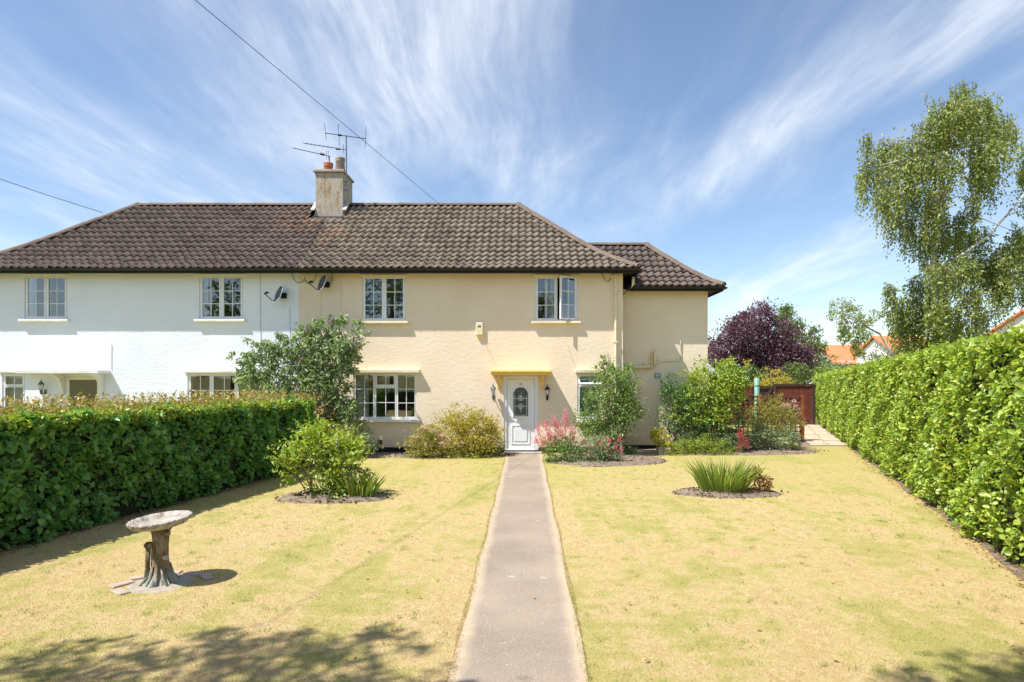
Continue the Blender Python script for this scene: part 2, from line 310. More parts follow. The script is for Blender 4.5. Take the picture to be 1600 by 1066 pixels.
# ------------------------------------------------------------------ mesh helpers
WLOC = {}
def setp(o, label=None, cat=None, group=None, kind=None):
    if label: o['label'] = label
    if cat: o['category'] = cat
    if group: o['group'] = group
    if kind: o['kind'] = kind
    return o
def thing(name, loc, label, cat, group=None):
    o = bpy.data.objects.new(name, None); COL.objects.link(o); o.location = loc; o.empty_display_size = .2
    WLOC[o.name] = Vector(loc); return setp(o, label, cat, group)
def link(name, me, parent=None, loc=None, mat=None):
    """loc is in world space; the mesh is relative to loc"""
    o = bpy.data.objects.new(name, me); COL.objects.link(o)
    if mat is not None and not me.materials: me.materials.append(M[mat] if isinstance(mat, str) else mat)
    base = WLOC[parent.name] if parent else Vector((0, 0, 0))
    loc = base if loc is None else Vector(loc)
    if parent: o.parent = parent
    o.location = loc - base; WLOC[o.name] = loc
    return o
class MB:
    def __init__(s): s.v = []; s.f = []
    def add(s, vs, fs):
        k = len(s.v); s.v += [tuple(q) for q in vs]; s.f += [tuple(i+k for i in f) for f in fs]; return s
    def box(s, x0, x1, y0, y1, z0, z1, mtx=None):
        vs = [Vector(q) for q in ((x0,y0,z0),(x1,y0,z0),(x1,y1,z0),(x0,y1,z0),(x0,y0,z1),(x1,y0,z1),(x1,y1,z1),(x0,y1,z1))]
        if mtx is not None: vs = [mtx @ q for q in vs]
        return s.add(vs, [(3,2,1,0),(4,5,6,7),(0,1,5,4),(1,2,6,5),(2,3,7,6),(3,0,4,7)])
    def tube(s, pts, rad, n=6, cap=True):
        pts = [Vector(q) for q in pts]; rad = rad if isinstance(rad, (list, tuple)) else [rad]*len(pts)
        rings = []
        for i, q in enumerate(pts):
            d = (pts[min(i+1, len(pts)-1)] - pts[max(i-1, 0)]).normalized()
            a = d.cross(Vector((0, 0, 1)) if abs(d.z) < .9 else Vector((1, 0, 0))).normalized(); c = d.cross(a)
            rings.append([q + (a*math.cos(t*2*math.pi/n) + c*math.sin(t*2*math.pi/n))*rad[i] for t in range(n)])
        vs = [q for r in rings for q in r]; fs = []
        for i in range(len(pts)-1):
            for t in range(n): fs.append((i*n+t, i*n+(t+1)%n, (i+1)*n+(t+1)%n, (i+1)*n+t))
        if cap: fs += [tuple(range(n))[::-1], tuple((len(pts)-1)*n+t for t in range(n))]
        return s.add(vs, fs)
    def lathe(s, prof, n=20, c=(0,0,0), mod=None):
        vs = []; fs = []
        for i, (r, z) in enumerate(prof):
            for t in range(n):
                a = t*2*math.pi/n; k = mod(a, i, r, z) if mod else 1
                vs.append((c[0]+r*k*math.cos(a), c[1]+r*k*math.sin(a), c[2]+z))
        for i in range(len(prof)-1):
            for t in range(n): fs.append((i*n+t, i*n+(t+1)%n, (i+1)*n+(t+1)%n, (i+1)*n+t))
        return s.add(vs, fs)
    def prism(s, poly, a, b):
        """poly: list of 3D points in one plane; extruded by vector b (a unused)"""
        n = len(poly); vs = [Vector(q) for q in poly] + [Vector(q)+Vector(b) for q in poly]
        return s.add(vs, [tuple(range(n))[::-1], tuple(range(n, 2*n))] + [(i, (i+1)%n, n+(i+1)%n, n+i) for i in range(n)])
    def build(s, name, mat, parent=None, loc=None, smooth=False, bevel=0):
        base = Vector(loc) if loc is not None else (WLOC[parent.name] if parent else Vector((0,0,0)))
        me = bpy.data.meshes.new(name); me.from_pydata([Vector(q)-base for q in s.v], [], s.f)
        bm = bmesh.new(); bm.from_mesh(me); bmesh.ops.recalc_face_normals(bm, faces=bm.faces)
        if bevel: bmesh.ops.bevel(bm, geom=bm.edges[:], offset=bevel, segments=1, affect='EDGES')
        bm.to_mesh(me); bm.free()
        if smooth: me.polygons.foreach_set('use_smooth', [True]*len(me.polygons))
        me.update(); return link(name, me, parent, base, mat)
def B(name, mat, parent, *boxes, bevel=0, loc=None):
    m = MB()
    for q in boxes: m.box(*q)
    return m.build(name, mat, parent, loc, bevel=bevel)
def np_mesh(name, V, F, rnd=None):
    """V (n,3), F (m,k) arrays"""
    me = bpy.data.meshes.new(name); n, k = F.shape
    me.vertices.add(len(V)); me.vertices.foreach_set('co', np.asarray(V, np.float32).ravel())
    me.loops.add(n*k); me.loops.foreach_set('vertex_index', F.astype(np.int32).ravel())
    me.polygons.add(n); me.polygons.foreach_set('loop_start', np.arange(0, n*k, k, dtype=np.int32))
    me.polygons.foreach_set('loop_total', np.full(n, k, np.int32))
    if rnd is not None:
        a = me.attributes.new('rnd', 'FLOAT', 'POINT'); a.data.foreach_set('value', np.asarray(rnd, np.float32))
    me.update(calc_edges=True); return me
def unit(a): return a/np.maximum(np.linalg.norm(a, axis=1, keepdims=True), 1e-6)
def leaf_arrays(P, A, Nn, size, wid=.55, fold=.18, shape='diamond'):
    """P base points, A leaf axis, Nn leaf normal, size lengths"""
    n = len(P); A = unit(A); Sd = unit(np.cross(A, Nn)); Nn = np.cross(Sd, A); L = size[:, None]
    if shape == 'diamond':
        V = np.stack([P, P + A*L*.45 + Sd*L*wid*.5 + Nn*L*fold, P + A*L, P + A*L*.45 - Sd*L*wid*.5 + Nn*L*fold], 1)
        F = np.array([[0, 1, 2], [0, 2, 3]]); k = 4
    elif shape == 'ovate':
        V = np.stack([P, P + A*L*.30 + Sd*L*wid*.48 + Nn*L*fold, P + A*L*.72 + Sd*L*wid*.36 + Nn*L*fold*.7, P + A*L - Nn*L*.06,
                      P + A*L*.72 - Sd*L*wid*.36 + Nn*L*fold*.7, P + A*L*.30 - Sd*L*wid*.48 + Nn*L*fold], 1)
        F = np.array([[0, 1, 2, 3], [0, 3, 4, 5]]); k = 6
    else:  # blade
        V = np.stack([P - Sd*L*wid*.5, P + Sd*L*wid*.5, P + A*L], 1); F = np.array([[0, 1, 2]]); k = 3
    F = (F[None] + (np.arange(n)*k)[:, None, None]).reshape(-1, F.shape[1])
    return V.reshape(-1, 3), F, k
def leaves(name, mat, parent, P, A, Nn, size, wid=.55, fold=.18, shape='diamond', rnd=None, kind='stuff', loc=None):
    base = Vector(loc) if loc is not None else (WLOC[parent.name] if parent else Vector((0,0,0)))
    V, F, k = leaf_arrays(P, A, Nn, size, wid, fold, shape)
    rnd = RNG.random(len(P)) if rnd is None else rnd
    me = np_mesh(name, V - np.array(base), F, np.repeat(rnd, k))
    o = link(name, me, parent, base, mat)
    return setp(o, kind=kind)
def rdir(n): return unit(RNG.normal(size=(n, 3)))
def blob_points(cl, n, shell=.55, per=22):
    """leaf positions gathered in small sprays through a list of clumps (x,y,z,rx,ry,rz); returns points and outward directions"""
    cl = np.array(cl, float); w = (cl[:, 3]*cl[:, 4]*cl[:, 5])**(2/3); ns = max(len(cl)*5, n//per); i = RNG.choice(len(cl), ns, p=w/w.sum())
    d = rdir(ns); r = (shell + (1-shell)*RNG.random(ns)**.6)[:, None]*(1 + .20*RNG.normal(size=(ns, 1)))
    c0 = cl[i, :3] + d*cl[i, 3:6]*r; j = RNG.integers(0, ns, n); sg = np.maximum(.035, .17*(cl[i, 3]*cl[i, 4]*cl[i, 5])**(1/3))*(.6+.8*RNG.random(ns))
    off = RNG.normal(size=(n, 3))*sg[j][:, None]*[1.15, 1.15, .8]
    return c0[j] + off, unit(d[j]*.7 + unit(off)*.6)
def at(px, py, Y): return Vector(((px-822)*Y/1000, Y, CAMZ + (588-py)*Y/1000))
def shrub(name, loc, label, clumps, n, size, mat, stems=6, stem_mat='grey_stem', wid=.55, shape='diamond', up=.5, shell=.5, droop=0, cat='shrub', stem_r=.012, part='foliage', root=None):
    t = root or thing(name, loc, label, cat)
    P, d = blob_points(clumps, n, shell); P[:, 2] = np.maximum(P[:, 2], loc[2]+.03)
    A = d*.7 + rdir(n)*.8 + np.array([0, 0, .15-droop]); Nn = d*.5 + rdir(n)*.55 + np.array([0, 0, up])
    leaves(part, mat, t, P, A, Nn, size*(.65+.7*RNG.random(n)), wid, shape=shape)
    for i in range(stems):
        c = clumps[i % len(clumps)]; e = Vector((c[0]+random.uniform(-.5,.5)*c[3], c[1]+random.uniform(-.4,.4)*c[4], c[2]+random.uniform(-.1,.6)*c[5]))
        s0 = Vector((loc[0]+random.uniform(-.12,.12)+.25*(e.x-loc[0]), loc[1]+random.uniform(-.08,.08)+.2*(e.y-loc[1]), loc[2]-.03))
        m = s0.lerp(e, .5) + Vector((random.uniform(-.08,.08), random.uniform(-.08,.08), .1*(e.z-s0.z)))
        MB().tube([s0, m, e], [stem_r, stem_r*.75, stem_r*.35], 5).build('stem', stem_mat, t)
    return t

def sprigs(t, clumps, n, mat, size, L0, L1, wid=.5, droop=.25, up=1., part='sprig'):
    """leafy shoots reaching out of the mass of a bush"""
    for i in range(n):
        c = clumps[random.randrange(len(clumps))]; d = Vector((random.gauss(0,1), random.gauss(0,1), abs(random.gauss(.6,.8)))).normalized(); L_ = random.uniform(L0, L1)
        s0 = np.array([c[0]+d.x*c[3]*.75, c[1]+d.y*c[4]*.75, c[2]+d.z*c[5]*.75]); k = max(7, int(L_/(size*.28))); f = np.linspace(0, 1, k)[:,None]
        P = s0 + f*np.array([d.x*.7, d.y*.7, d.z*.6+.5*up])*L_ + f**2*np.array([d.x*.2, d.y*.2, -droop])*L_
        leaves(part, mat, t, P, rdir(k)*.8+np.array([d.x,d.y,d.z])*.4, rdir(k)*.5+[0,-.1,.7], size*(.6+.6*RNG.random(k))*(1.1-.5*f[:,0]), wid)

# ------------------------------------------------------------------ ground, lawn, paths
FY = 17.86                                   # front of the two houses
def sheet(name, poly, z, mat, label=None):
    me = bpy.data.meshes.new(name); me.from_pydata([(x, y, z) for x, y in poly], [], [tuple(range(len(poly)))])
    o = link(name, me, None, (0,0,0), mat); return setp(o, label, None, None, 'structure')
sheet('ground', [(-900,-900), (900,-900), (900,1600), (-900,1600)], -.012, 'field')
sheet('lawn', [(-9,-3), (9,-3), (16,32), (-9,32)], -.004, 'lawn')
PX0, PX1 = -.535, .435
m = MB(); nseg = 30
xs0 = [PX0 + .012*math.sin(i*1.7) + random.uniform(-.008,.008) for i in range(nseg+1)]; xs1 = [PX1 + .012*math.sin(i*1.3) + random.uniform(-.008,.008) for i in range(nseg+1)]
ys = [-2 + i*(FY-.1+2)/nseg for i in range(nseg+1)]
for i in range(nseg): m.add([(xs0[i],ys[i],.004), (xs1[i],ys[i],.004), (xs1[i+1],ys[i+1],.004), (xs0[i+1],ys[i+1],.004)], [(0,1,2,3)])
setp(m.build('path', 'concrete_path'), 'straight concrete garden path leading to the front door', None, None, 'structure')
# stone doorstep
B('doorstep', 'edging_stone', setp(thing('door_step', (-.04, FY-.2, 0), 'low pale stone step under the white front door', 'step')), (-.60, .45, FY-.32, FY-.01, -.02, .045), bevel=.012)
# path of flagstones along the right hedge
def hx(y): return 5.25 + .355*(y-6.75)        # front of the right hedge at y
fp = setp(MB().add([(8.3,19.6,.0), (hx(19.6),19.6,.0), (hx(31),31,.0), (hx(31)-1.1,31,.0)], [(0,1,2,3)]).build('flagstone_path', 'soil'), 'pale flagstone side path running along the right hedge', None, None, 'structure')
for j in range(16):
    y0 = 19.7 + j*.68
    for i in range(2):
        x0 = hx(y0) - 1.12 + i*.56 + (.0 if j % 2 else .04)
        m = MB(); sk = .355*.64
        poly = [(x0,y0,.0), (x0+.53,y0,.0), (x0+.53+sk,y0+.64,.0), (x0+sk,y0+.64,.0)]
        m.prism(poly, None, (0, 0, .018+random.uniform(0,.012))).build('flagstone', 'flagstone', fp)

def bed(name, cx, cy, rx, ry, label, h=.05, n=40):
    V = [(cx, cy, h)]; fs = []
    for ring in (.55, .85, 1.0):
        for t in range(n):
            a = t*2*math.pi/n; k = ring*(1+.05*math.sin(3*a+cx)+.035*math.sin(7*a)+random.uniform(-.05,.04))
            V.append((cx+rx*k*math.cos(a), cy+ry*k*math.sin(a), {.55: h*.95, .85: h*.7, 1.: -.008}[ring]+random.uniform(-.012,.012)*(ring < 1)))
    for t in range(n): fs.append((0, 1+t, 1+(t+1)%n))
    for r in range(2):
        for t in range(n): fs.append((1+r*n+t, 1+(r+1)*n+t, 1+(r+1)*n+(t+1)%n, 1+r*n+(t+1)%n))
    m = MB().add(V, fs); o = m.build(name, 'soil', None, (cx, cy, 0), True)
    setp(o, label, None, None, 'structure')
    # clods
    k = 520; a = RNG.random(k)*2*math.pi; r = np.sqrt(RNG.random(k))
    r = r*(1+.14*RNG.random(k)**3); P = np.stack([cx+rx*r*np.cos(a), cy+ry*r*np.sin(a), np.maximum(.004, h*(1-r**3))], 1)
    leaves('clods', 'mulch', o, P, rdir(k)*[1,1,.4], rdir(k)+[0,0,1.], .03+.05*RNG.random(k), .8, .3)
    return o
bed('round_soil_bed', -3.40, 11.35, 1.0, .62, 'round soil bed with dry leaves under the lime green shrub')
bed('flower_bed', 3.70, 11.75, .98, .52, 'round soil bed in the right lawn holding a blade-leaved clump')
bed('border_soil', -3.2, FY-.55, 2.9, .52, 'soil border at the foot of the cream house wall left of the door')
bed('border_soil', 2.0, 16.45, 1.55, 1.30, 'soil border at the foot of the cream house wall right of the door')
bed('border_soil', 5.9, 18.3, 2.6, .95, 'soil border below the mixed shrubs beside the extension')

# ------------------------------------------------------------------ houses
WT = .28
def wall_with_holes(m, x0, x1, z0, z1, yf, holes, th=WT):
    xs = sorted({x0, x1, *[h[0] for h in holes], *[h[1] for h in holes]}); zs = sorted({z0, z1, *[h[2] for h in holes], *[h[3] for h in holes]})
    inh = lambda x, z: any(h[0] < x < h[1] and h[2] < z < h[3] for h in holes)
    for a, c in zip(xs, xs[1:]):
        for d, e in zip(zs, zs[1:]):
            if inh((a+c)/2, (d+e)/2): continue
            m.add([(a,yf,d), (c,yf,d), (c,yf,e), (a,yf,e)], [(0,1,2,3)]); m.add([(a,yf+th,d), (c,yf+th,d), (c,yf+th,e), (a,yf+th,e)], [(3,2,1,0)])
    for a, c, d, e in holes:
        m.add([(a,yf,d),(c,yf,d),(c,yf+th,d),(a,yf+th,d)], [(0,1,2,3)]); m.add([(a,yf,e),(c,yf,e),(c,yf+th,e),(a,yf+th,e)], [(3,2,1,0)])
        m.add([(a,yf,d),(a,yf,e),(a,yf+th,e),(a,yf+th,d)], [(0,1,2,3)]); m.add([(c,yf,d),(c,yf,e),(c,yf+th,e),(c,yf+th,d)], [(3,2,1,0)])
def Z(py, Y=FY): return CAMZ + (588-py)*Y/1000
def X(px, Y=FY): return (px-822)*Y/1000

def sash(parent, x0, x1, z0, z1, y, cols, rows, fw=.045, mtx=None, gap=None):
    """one light: frame, glazing bars and separate panes, all below the window"""
    m = MB(); d0, d1 = y, y+.055
    m.box(x0, x0+fw, d0, d1, z0, z1, mtx); m.box(x1-fw, x1, d0, d1, z0, z1, mtx)
    m.box(x0+fw, x1-fw, d0, d1, z0, z0+fw, mtx); m.box(x0+fw, x1-fw, d0, d1, z1-fw, z1, mtx)
    m.build('sash_frame', 'white_plastic', parent)
    gx0, gx1, gz0, gz1 = x0+fw, x1-fw, z0+fw, z1-fw
    bw = .009
    for i in range(1, cols):
        q = gx0 + (gx1-gx0)*i/cols; MB().box(q-bw, q+bw, y+.016, y+.038, gz0, gz1, mtx).build('glazing_bar', 'white_plastic', parent)
    for j in range(1, rows):
        q = gz0 + (gz1-gz0)*j/rows; MB().box(gx0, gx1, y+.014, y+.040, q-bw, q+bw, mtx).build('glazing_bar', 'white_plastic', parent)
    for i in range(cols):
        for j in range(rows):
            a = gx0+(gx1-gx0)*i/cols+.003; c = gx0+(gx1-gx0)*(i+1)/cols-.003; e = gz0+(gz1-gz0)*j/rows+.003; f = gz0+(gz1-gz0)*(j+1)/rows-.003
            vs = [Vector(q) for q in ((a,y+.027,e),(c,y+.027,e),(c,y+.027,f),(a,y+.027,f))]
            if mtx is not None: vs = [mtx @ q for q in vs]
            MB().add(vs, [(0,1,2,3)]).build('pane', 'window_glass', parent)
def curtain(parent, x0, x1, z0, z1, y, mat):
    n = max(6, int((x1-x0)/.03)); m = MB(); k = []
    for i in range(n+1): k.append((x0+(x1-x0)*i/n, y+.022*math.sin(i*1.9)+.01*math.sin(i*.7)))
    m.add([(a, c, z0) for a, c in k]+[(a, c, z1) for a, c in k], [(i, i+1, n+2+i, n+1+i) for i in range(n)])
    m.build('curtain', mat, parent, smooth=True)
def outer_frame(parent, x0, x1, z0, z1, y, mull=(), trans=(), fw=.05):
    m = MB(); m.box(x0, x0+fw, y, y+.07, z0, z1); m.box(x1-fw, x1, y, y+.07, z0, z1); m.box(x0+fw, x1-fw, y, y+.07, z0, z0+fw); m.box(x0+fw, x1-fw, y, y+.07, z1-fw, z1)
    for q in mull: m.box(q-.028, q+.028, y, y+.07, z0+fw, z1-fw)
    return m.build('frame', 'white_plastic', parent)
def casement_pair(house, x0, x1, z0, z1, paint, open_right=False, curtains=(), yf=FY):
    fr = MB(); y = yf+.03; fw = .05
    fr.box(x0, x0+fw, y, y+.07, z0, z1); fr.box(x1-fw, x1, y, y+.07, z0, z1); fr.box(x0+fw, x1-fw, y, y+.07, z0, z0+fw); fr.box(x0+fw, x1-fw, y, y+.07, z1-fw, z1)
    xm = (x0+x1)/2; fr.box(xm-.028, xm+.028, y, y+.07, z0+fw, z1-fw)
    w = fr.build('window', 'white_plastic', house, bevel=.004)
    sash(w, x0+fw-.012, xm-.02, z0+fw-.012, z1-fw+.012, y-.016, 2, 3, .042)
    if open_right:
        hx_ = x1-fw+.012; piv = Vector((hx_, y-.016, 0)); mt = Matrix.Translation(piv) @ Matrix.Rotation(R(32), 4, 'Z') @ Matrix.Translation(-piv)
        sash(w, xm+.02, hx_, z0+fw-.012, z1-fw+.012, y-.016, 2, 3, .042, mt)
    else: sash(w, xm+.02, x1-fw+.012, z0+fw-.012, z1-fw+.012, y-.016, 2, 3, .042)
    B('window_sill', paint, w, (x0-.10, x1+.08, yf-.115, yf+.028, z0-.07, z0-.005), bevel=.008)
    B('lintel_trim', paint, w, (x0-.04, x1+.04, yf-.028, yf+.026, z1+.002, z1+.04), bevel=.006)
    for a, c, mt in curtains: curtain(w, x0+(x1-x0)*a, x0+(x1-x0)*c, z0+.02, z1-.02, yf+.20, mt)
    return w

# ---- roofs
TW, TG, TL = .212, .30, .36
def tile_mesh():
    seg = 6; V = []; hs = lambda t: .031*math.cos(2*math.pi*t) + .007*math.sin(4*math.pi*t)
    for i in range(seg+1):
        t = i/seg; h = hs(t); uu = (t-.5)*TW
        V += [(uu, 0, h+.056), (uu, TL, h+.004), (uu, 0, h+.004)]
    F = []
    for i in range(seg):
        a = i*3; c = a+3
        F += [(a, c, c+1, a+1), (a+2, c+2, c, a)]
    return np.array(V), F
TV, TF = tile_mesh()
TMESH = {}
def tile_data(mat):
    if mat not in TMESH:
        me = np_mesh('roof_tile', TV, np.array(TF), np.full(len(TV), .5)); me.polygons.foreach_set('use_smooth', [True]*len(me.polygons)); me.materials.append(M[mat]); TMESH[mat] = me
    return TMESH[mat]
def on_profile(prof, s):
    for (r0, z0), (r1, z1) in zip(prof, prof[1:]):
        L = math.hypot(r1-r0, z1-z0)
        if s <= L or (r1, z1) == prof[-1]: return r0+(r1-r0)*s/L, z0+(z1-z0)*s/L, math.atan2(z1-z0, r1-r0)
        s -= L
def tile_slope(roof, eave0, o, length, prof, cut0, cut1, mat, budget, skip=None):
    """eave0: start of the eave (u=0), o: outward direction; cut0/cut1: hip (1), verge (0) or valley (-1) at each end"""
    o = Vector(o); eave0 = Vector(eave0); total = sum(math.hypot(b[0]-a[0], b[1]-a[1]) for a, b in zip(prof, prof[1:]))
    udir = (-o).cross(Vector((0,0,1))).normalized()
    rows = int(total/TG + .35); whole = []; part = []
    for j in range(rows):
        run, z, th = on_profile(prof, j*TG); run2, _, _ = on_profile(prof, min(total, j*TG+TL))
        vdir = -o*math.cos(th) + Vector((0,0,math.sin(th))); nd = o*math.sin(th) + Vector((0,0,math.cos(th)))
        lo = cut0*run; hi = length-cut1*run; lo2 = cut0*run2; hi2 = length-cut1*run2
        for i in range(-20, int(length/TW)+22):
            c = (i+.5)*TW
            if c+TW/2 <= min(lo, lo2)+.01 or c-TW/2 >= max(hi, hi2)-.01: continue
            pos = eave0 + udir*c - o*run + Vector((0,0,z)) + nd*(random.uniform(0,.008) + .008*math.sin(c*.9+j*.35) + .005*math.sin(c*2.3-j)) - vdir*(random.uniform(.02,.05) if random.random() < .015 else random.uniform(0,.008))
            if skip and skip(pos): continue
            q = Matrix(((udir.x, vdir.x, nd.x, pos.x), (udir.y, vdir.y, nd.y, pos.y), (udir.z, vdir.z, nd.z, pos.z), (0,0,0,1)))
            q = q @ Matrix.Rotation(random.gauss(0, .013), 4, 'Z') @ Matrix.Rotation(random.gauss(0, .010), 4, 'X')
            ok = c-TW/2 >= max(lo, lo2)-.005 and c+TW/2 <= min(hi, hi2)+.005 and j < rows-1
            (whole if ok else part).append((pos, q))
    whole.sort(key=lambda t: (t[0]-Vector((0,0,CAMZ))).length)
    base = WLOC[roof.name]
    for pos, q in whole[:budget]:
        t = bpy.data.objects.new('roof_tile', tile_data(mat)); COL.objects.link(t); t.parent = roof
        t.matrix_local = Matrix.Translation(-base) @ q
    rest = whole[budget:]
    def joined(lst, planes):
        if not lst: return
        V = np.concatenate([np.array([(q @ Vector(a)) for a in TV]) for _, q in lst]); k = len(TV)
        F = np.concatenate([np.array(TF)+i*k for i in range(len(lst))]); rn = np.repeat(RNG.random(len(lst)), k)
        me = np_mesh('roof_tiling', V-np.array(base), F, rn)
        if planes:
            bm = bmesh.new(); bm.from_mesh(me)
            for co, no in planes: bmesh.ops.bisect_plane(bm, geom=bm.verts[:]+bm.edges[:]+bm.faces[:], plane_co=Vector(co)-base, plane_no=no, clear_outer=True)
            bm.to_mesh(me); bm.free()
        me.polygons.foreach_set('use_smooth', [True]*len(me.polygons))
        setp(link('roof_tiling', me, roof, base, mat), kind='stuff')
    pls = []
    if cut0 != 0: pls.append((eave0, -(udir*1 + o*cut0)))
    else: pls.append((eave0, -udir))
    if cut1 != 0: pls.append((eave0+udir*length, udir - o*cut1))
    else: pls.append((eave0+udir*length, udir))
    pls[0] = (pls[0][0], -(udir + o*cut0)) ; pls[1] = (pls[1][0], (udir - o*cut1))
    top = eave0 - o*prof[-1][0]; pls.append((top, -o))
    joined(part, pls); joined(rest, None)
def ridge_caps(roof, p0, p1, mat, r=.13, step=.42, lift=.0):
    p0 = Vector(p0); p1 = Vector(p1); d = p1-p0; L = d.length; n = max(1, round(L/step)); d.normalize()
    a = d.cross(Vector((0,0,1))).normalized(); c = a.cross(d); st = L/n
    me = None
    for i in range(n):
        V = []; F = []; k = 7
        for e, (off, rr) in enumerate(((-.02, r*1.06), (st+.005, r*.96))):
            for t in range(k):
                g = math.pi*t/(k-1); V.append(a*math.cos(g)*rr + c*(math.sin(g)*rr*.72) + d*off)
        for t in range(k-1): F.append((t, t+1, k+t+1, k+t))
        F.append(tuple(range(k)))
        if me is None:
            me = np_mesh('ridge_tile', np.array([tuple(v) for v in V]), np.array(F[:-1]), np.full(len(V), .3)); me.materials.append(M[mat])
        o = link('ridge_tile', me, roof, p0 + d*st*i + c*(lift + random.uniform(-.006,.006)))
def gutter(house, p0, p1, o, z):
    """half round gutter with a fascia board behind it"""
    p0 = Vector(p0); p1 = Vector(p1); o = Vector(o); m = MB(); k = 7; r = .062; V = []; F = []
    for q in (p0, p1):
        for t in range(k): g = math.pi + math.pi*t/(k-1); V.append(Vector((q.x, q.y, z)) + o*(.0+r*math.cos(g)) + Vector((0,0,r*math.sin(g))))
    for t in range(k-1): F.append((t, t+1, k+t+1, k+t))
    F += [tuple(range(k)), tuple(range(k, 2*k))]
    g = m.add(V, F).build('gutter', 'black_plastic', house)
    L = (p1-p0).length; d = (p1-p0).normalized(); n = int(L/1.9)
    for i in range(n):
        q = p0 + d*(.5+i*1.9); V = []; F = []
        for e in (-.02, .02):
            for t in range(k): a = math.pi + math.pi*t/(k-1); V.append(Vector((q.x,q.y,z)) + d*e + o*(1.12*r*math.cos(a)) + Vector((0,0,1.12*r*math.sin(a))))
        for t in range(k-1): F.append((t, t+1, k+t+1, k+t))
        MB().add(V, F).build('bracket', 'black_plastic', g)
    return g

RE = 17.46; RUN = 3.34; ZE = 5.08; KR = .8; KZ = ZE+.47; ZR = 7.67
def bell(ze, zr, run, a0=27., n=5, kick=1.5):
    """slope line with a swept bell-cast foot"""
    pts = [(0., ze)]; k = min(kick, run*.5); th = math.atan2(zr-ze, run)
    for it in range(60):
        pts = [(0., ze)]
        for i in range(n): a = R(a0)+(th-R(a0))*(i+.5)/n; pts.append((k*(i+1)/n, pts[-1][1]+k/n*math.tan(a)))
        th += .5*(math.atan2(zr-pts[-1][1], run-k)-th)
    return pts + [(run, zr)]
PROF = bell(ZE, ZR, RUN)
XR, XL, XM = 3.08, -15.92, -6.22           # roof ends and the party line
RY = RE+RUN; YB = RE+2*RUN
def deck(name, house, polys, mat):
    m = MB()
    for q in polys: m.add(q, [tuple(range(len(q)))])
    return m.build(name, mat, house)
dz = -.012
def hip_deck(house, xl, xr, hip_r, hip_l):
    """smooth underlay below the tiles; front and back slopes with the bell-cast, a hip at one or both ends"""
    P = []
    for (r0, z0), (r1, z1) in zip(PROF, PROF[1:]):
        for sgn, ye in ((1, RE), (-1, YB)):
            P.append([(xl+r0*hip_l, ye+sgn*r0, z0+dz), (xr-r0*hip_r, ye+sgn*r0, z0+dz), (xr-r1*hip_r, ye+sgn*r1, z1+dz), (xl+r1*hip_l, ye+sgn*r1, z1+dz)])
        for on, xe, s in ((hip_r, xr, -1), (hip_l, xl, 1)):
            if on: P.append([(xe+s*r0, RE+r0, z0+dz), (xe+s*r0, YB-r0, z0+dz), (xe+s*r1, YB-r1-.001, z1+dz), (xe+s*r1, RE+r1, z1+dz)])
    return deck('roof', house, P, 'bitumen')
def hip_caps(roof, xe, s, ya, yb, prof, mat):
    """cap tiles down both hips of a hipped end; s: direction from the eave corner inwards along x"""
    for ye, sg in ((ya, 1), (yb, -1)):
        for (r0, z0), (r1, z1) in zip(prof, prof[1:]):
            ridge_caps(roof, (xe+s*r1, ye+sg*r1, z1+.03), (xe+s*r0, ye+sg*r0, z0+.03+.015*(r0 == 0)), mat)

# ============ cream house
HC = thing('semi_detached_house', (-1.8, FY, 0), 'cream rendered house with grey-brown pantile roof, white front door and yellow porch canopy', 'house')
wa = [X(566), X(634), Z(502), Z(431)]; wb = [X(836), X(903), Z(502), Z(431)]
wg = [X(552), X(651), Z(655), Z(583)]; ws = [X(902), X(941), Z(655), Z(583)]
dr = [X(787.5), X(841), .05, Z(587.5)]
m = MB(); CX0, CX1 = -6.34, 2.70
wall_with_holes(m, CX0, CX1, .16, 5.06, FY, [wa, wb, wg, ws, dr])
for a, c in ((CX0, dr[0]), (dr[1], CX1)): pass
m.box(CX0, CX0+.2, FY+WT, 23.74, 0, 5.06)
m.box(CX1-WT, CX1, FY+WT, 23.74, 0, 5.06); m.box(CX0+.2, CX1-WT, 23.46, 23.74, 0, 5.06)
m.build('wall', 'cream_render', HC)
B('plinth', 'bitumen', HC, (CX0, dr[0]-.002, FY-.012, FY+.25, -.05, .158), (dr[1]+.002, CX1+.012, FY-.012, FY+.25, -.05, .158))
B('floor', 'room', HC, (CX0+.2, CX1-WT, FY+WT, 23.46, .0, .05), (CX0+.2, CX1-WT, FY+WT+.02, 23.46, 2.55, 2.75), (CX0+.2, CX1-WT, FY+WT+.02, 23.46, 4.98, 5.04), (-1.6, -1.5, FY+WT+.02, 23.4, .06, 2.5), (-1.2, -1.1, FY+WT+.02, 23.4, 2.8, 4.9))
B('soffit', 'dark_wood', HC, (XM, XR-.03, RE+.035, FY-.002, 5.02, 5.05), (CX1+.002, XR-.03, FY, YB-.03, 5.02, 5.05))
B('fascia', 'bitumen', HC, (XM, XR-.02, RE+.005, RE+.033, 4.95, 5.10), (XR-.028, XR-.003, RE+.034, YB-.03, 4.95, 5.10))
gutter(HC, (XM, RE-.045, 0), (XR+.02, RE-.045, 0), (0,-1,0), 5.075); gutter(HC, (XR+.05, RE-.02, 0), (XR+.05, YB, 0), (1,0,0), 5.07)
roof = hip_deck(HC, XM, XR, True, False)
chim = (-6.68, -5.80, 20.28, 21.38)
inch = lambda q: chim[0]-.1 < q.x < chim[1]+.05 and chim[2]-.25 < q.y < chim[3]
tile_slope(roof, (XM, RE-.03, 0), (0,-1,0), XR-XM, PROF, 0, 1, 'tile_tan', 300, inch)
tile_slope(roof, (XR+.03, RE, 0), (1,0,0), YB-RE, PROF, 1, 1, 'tile_tan', 0)
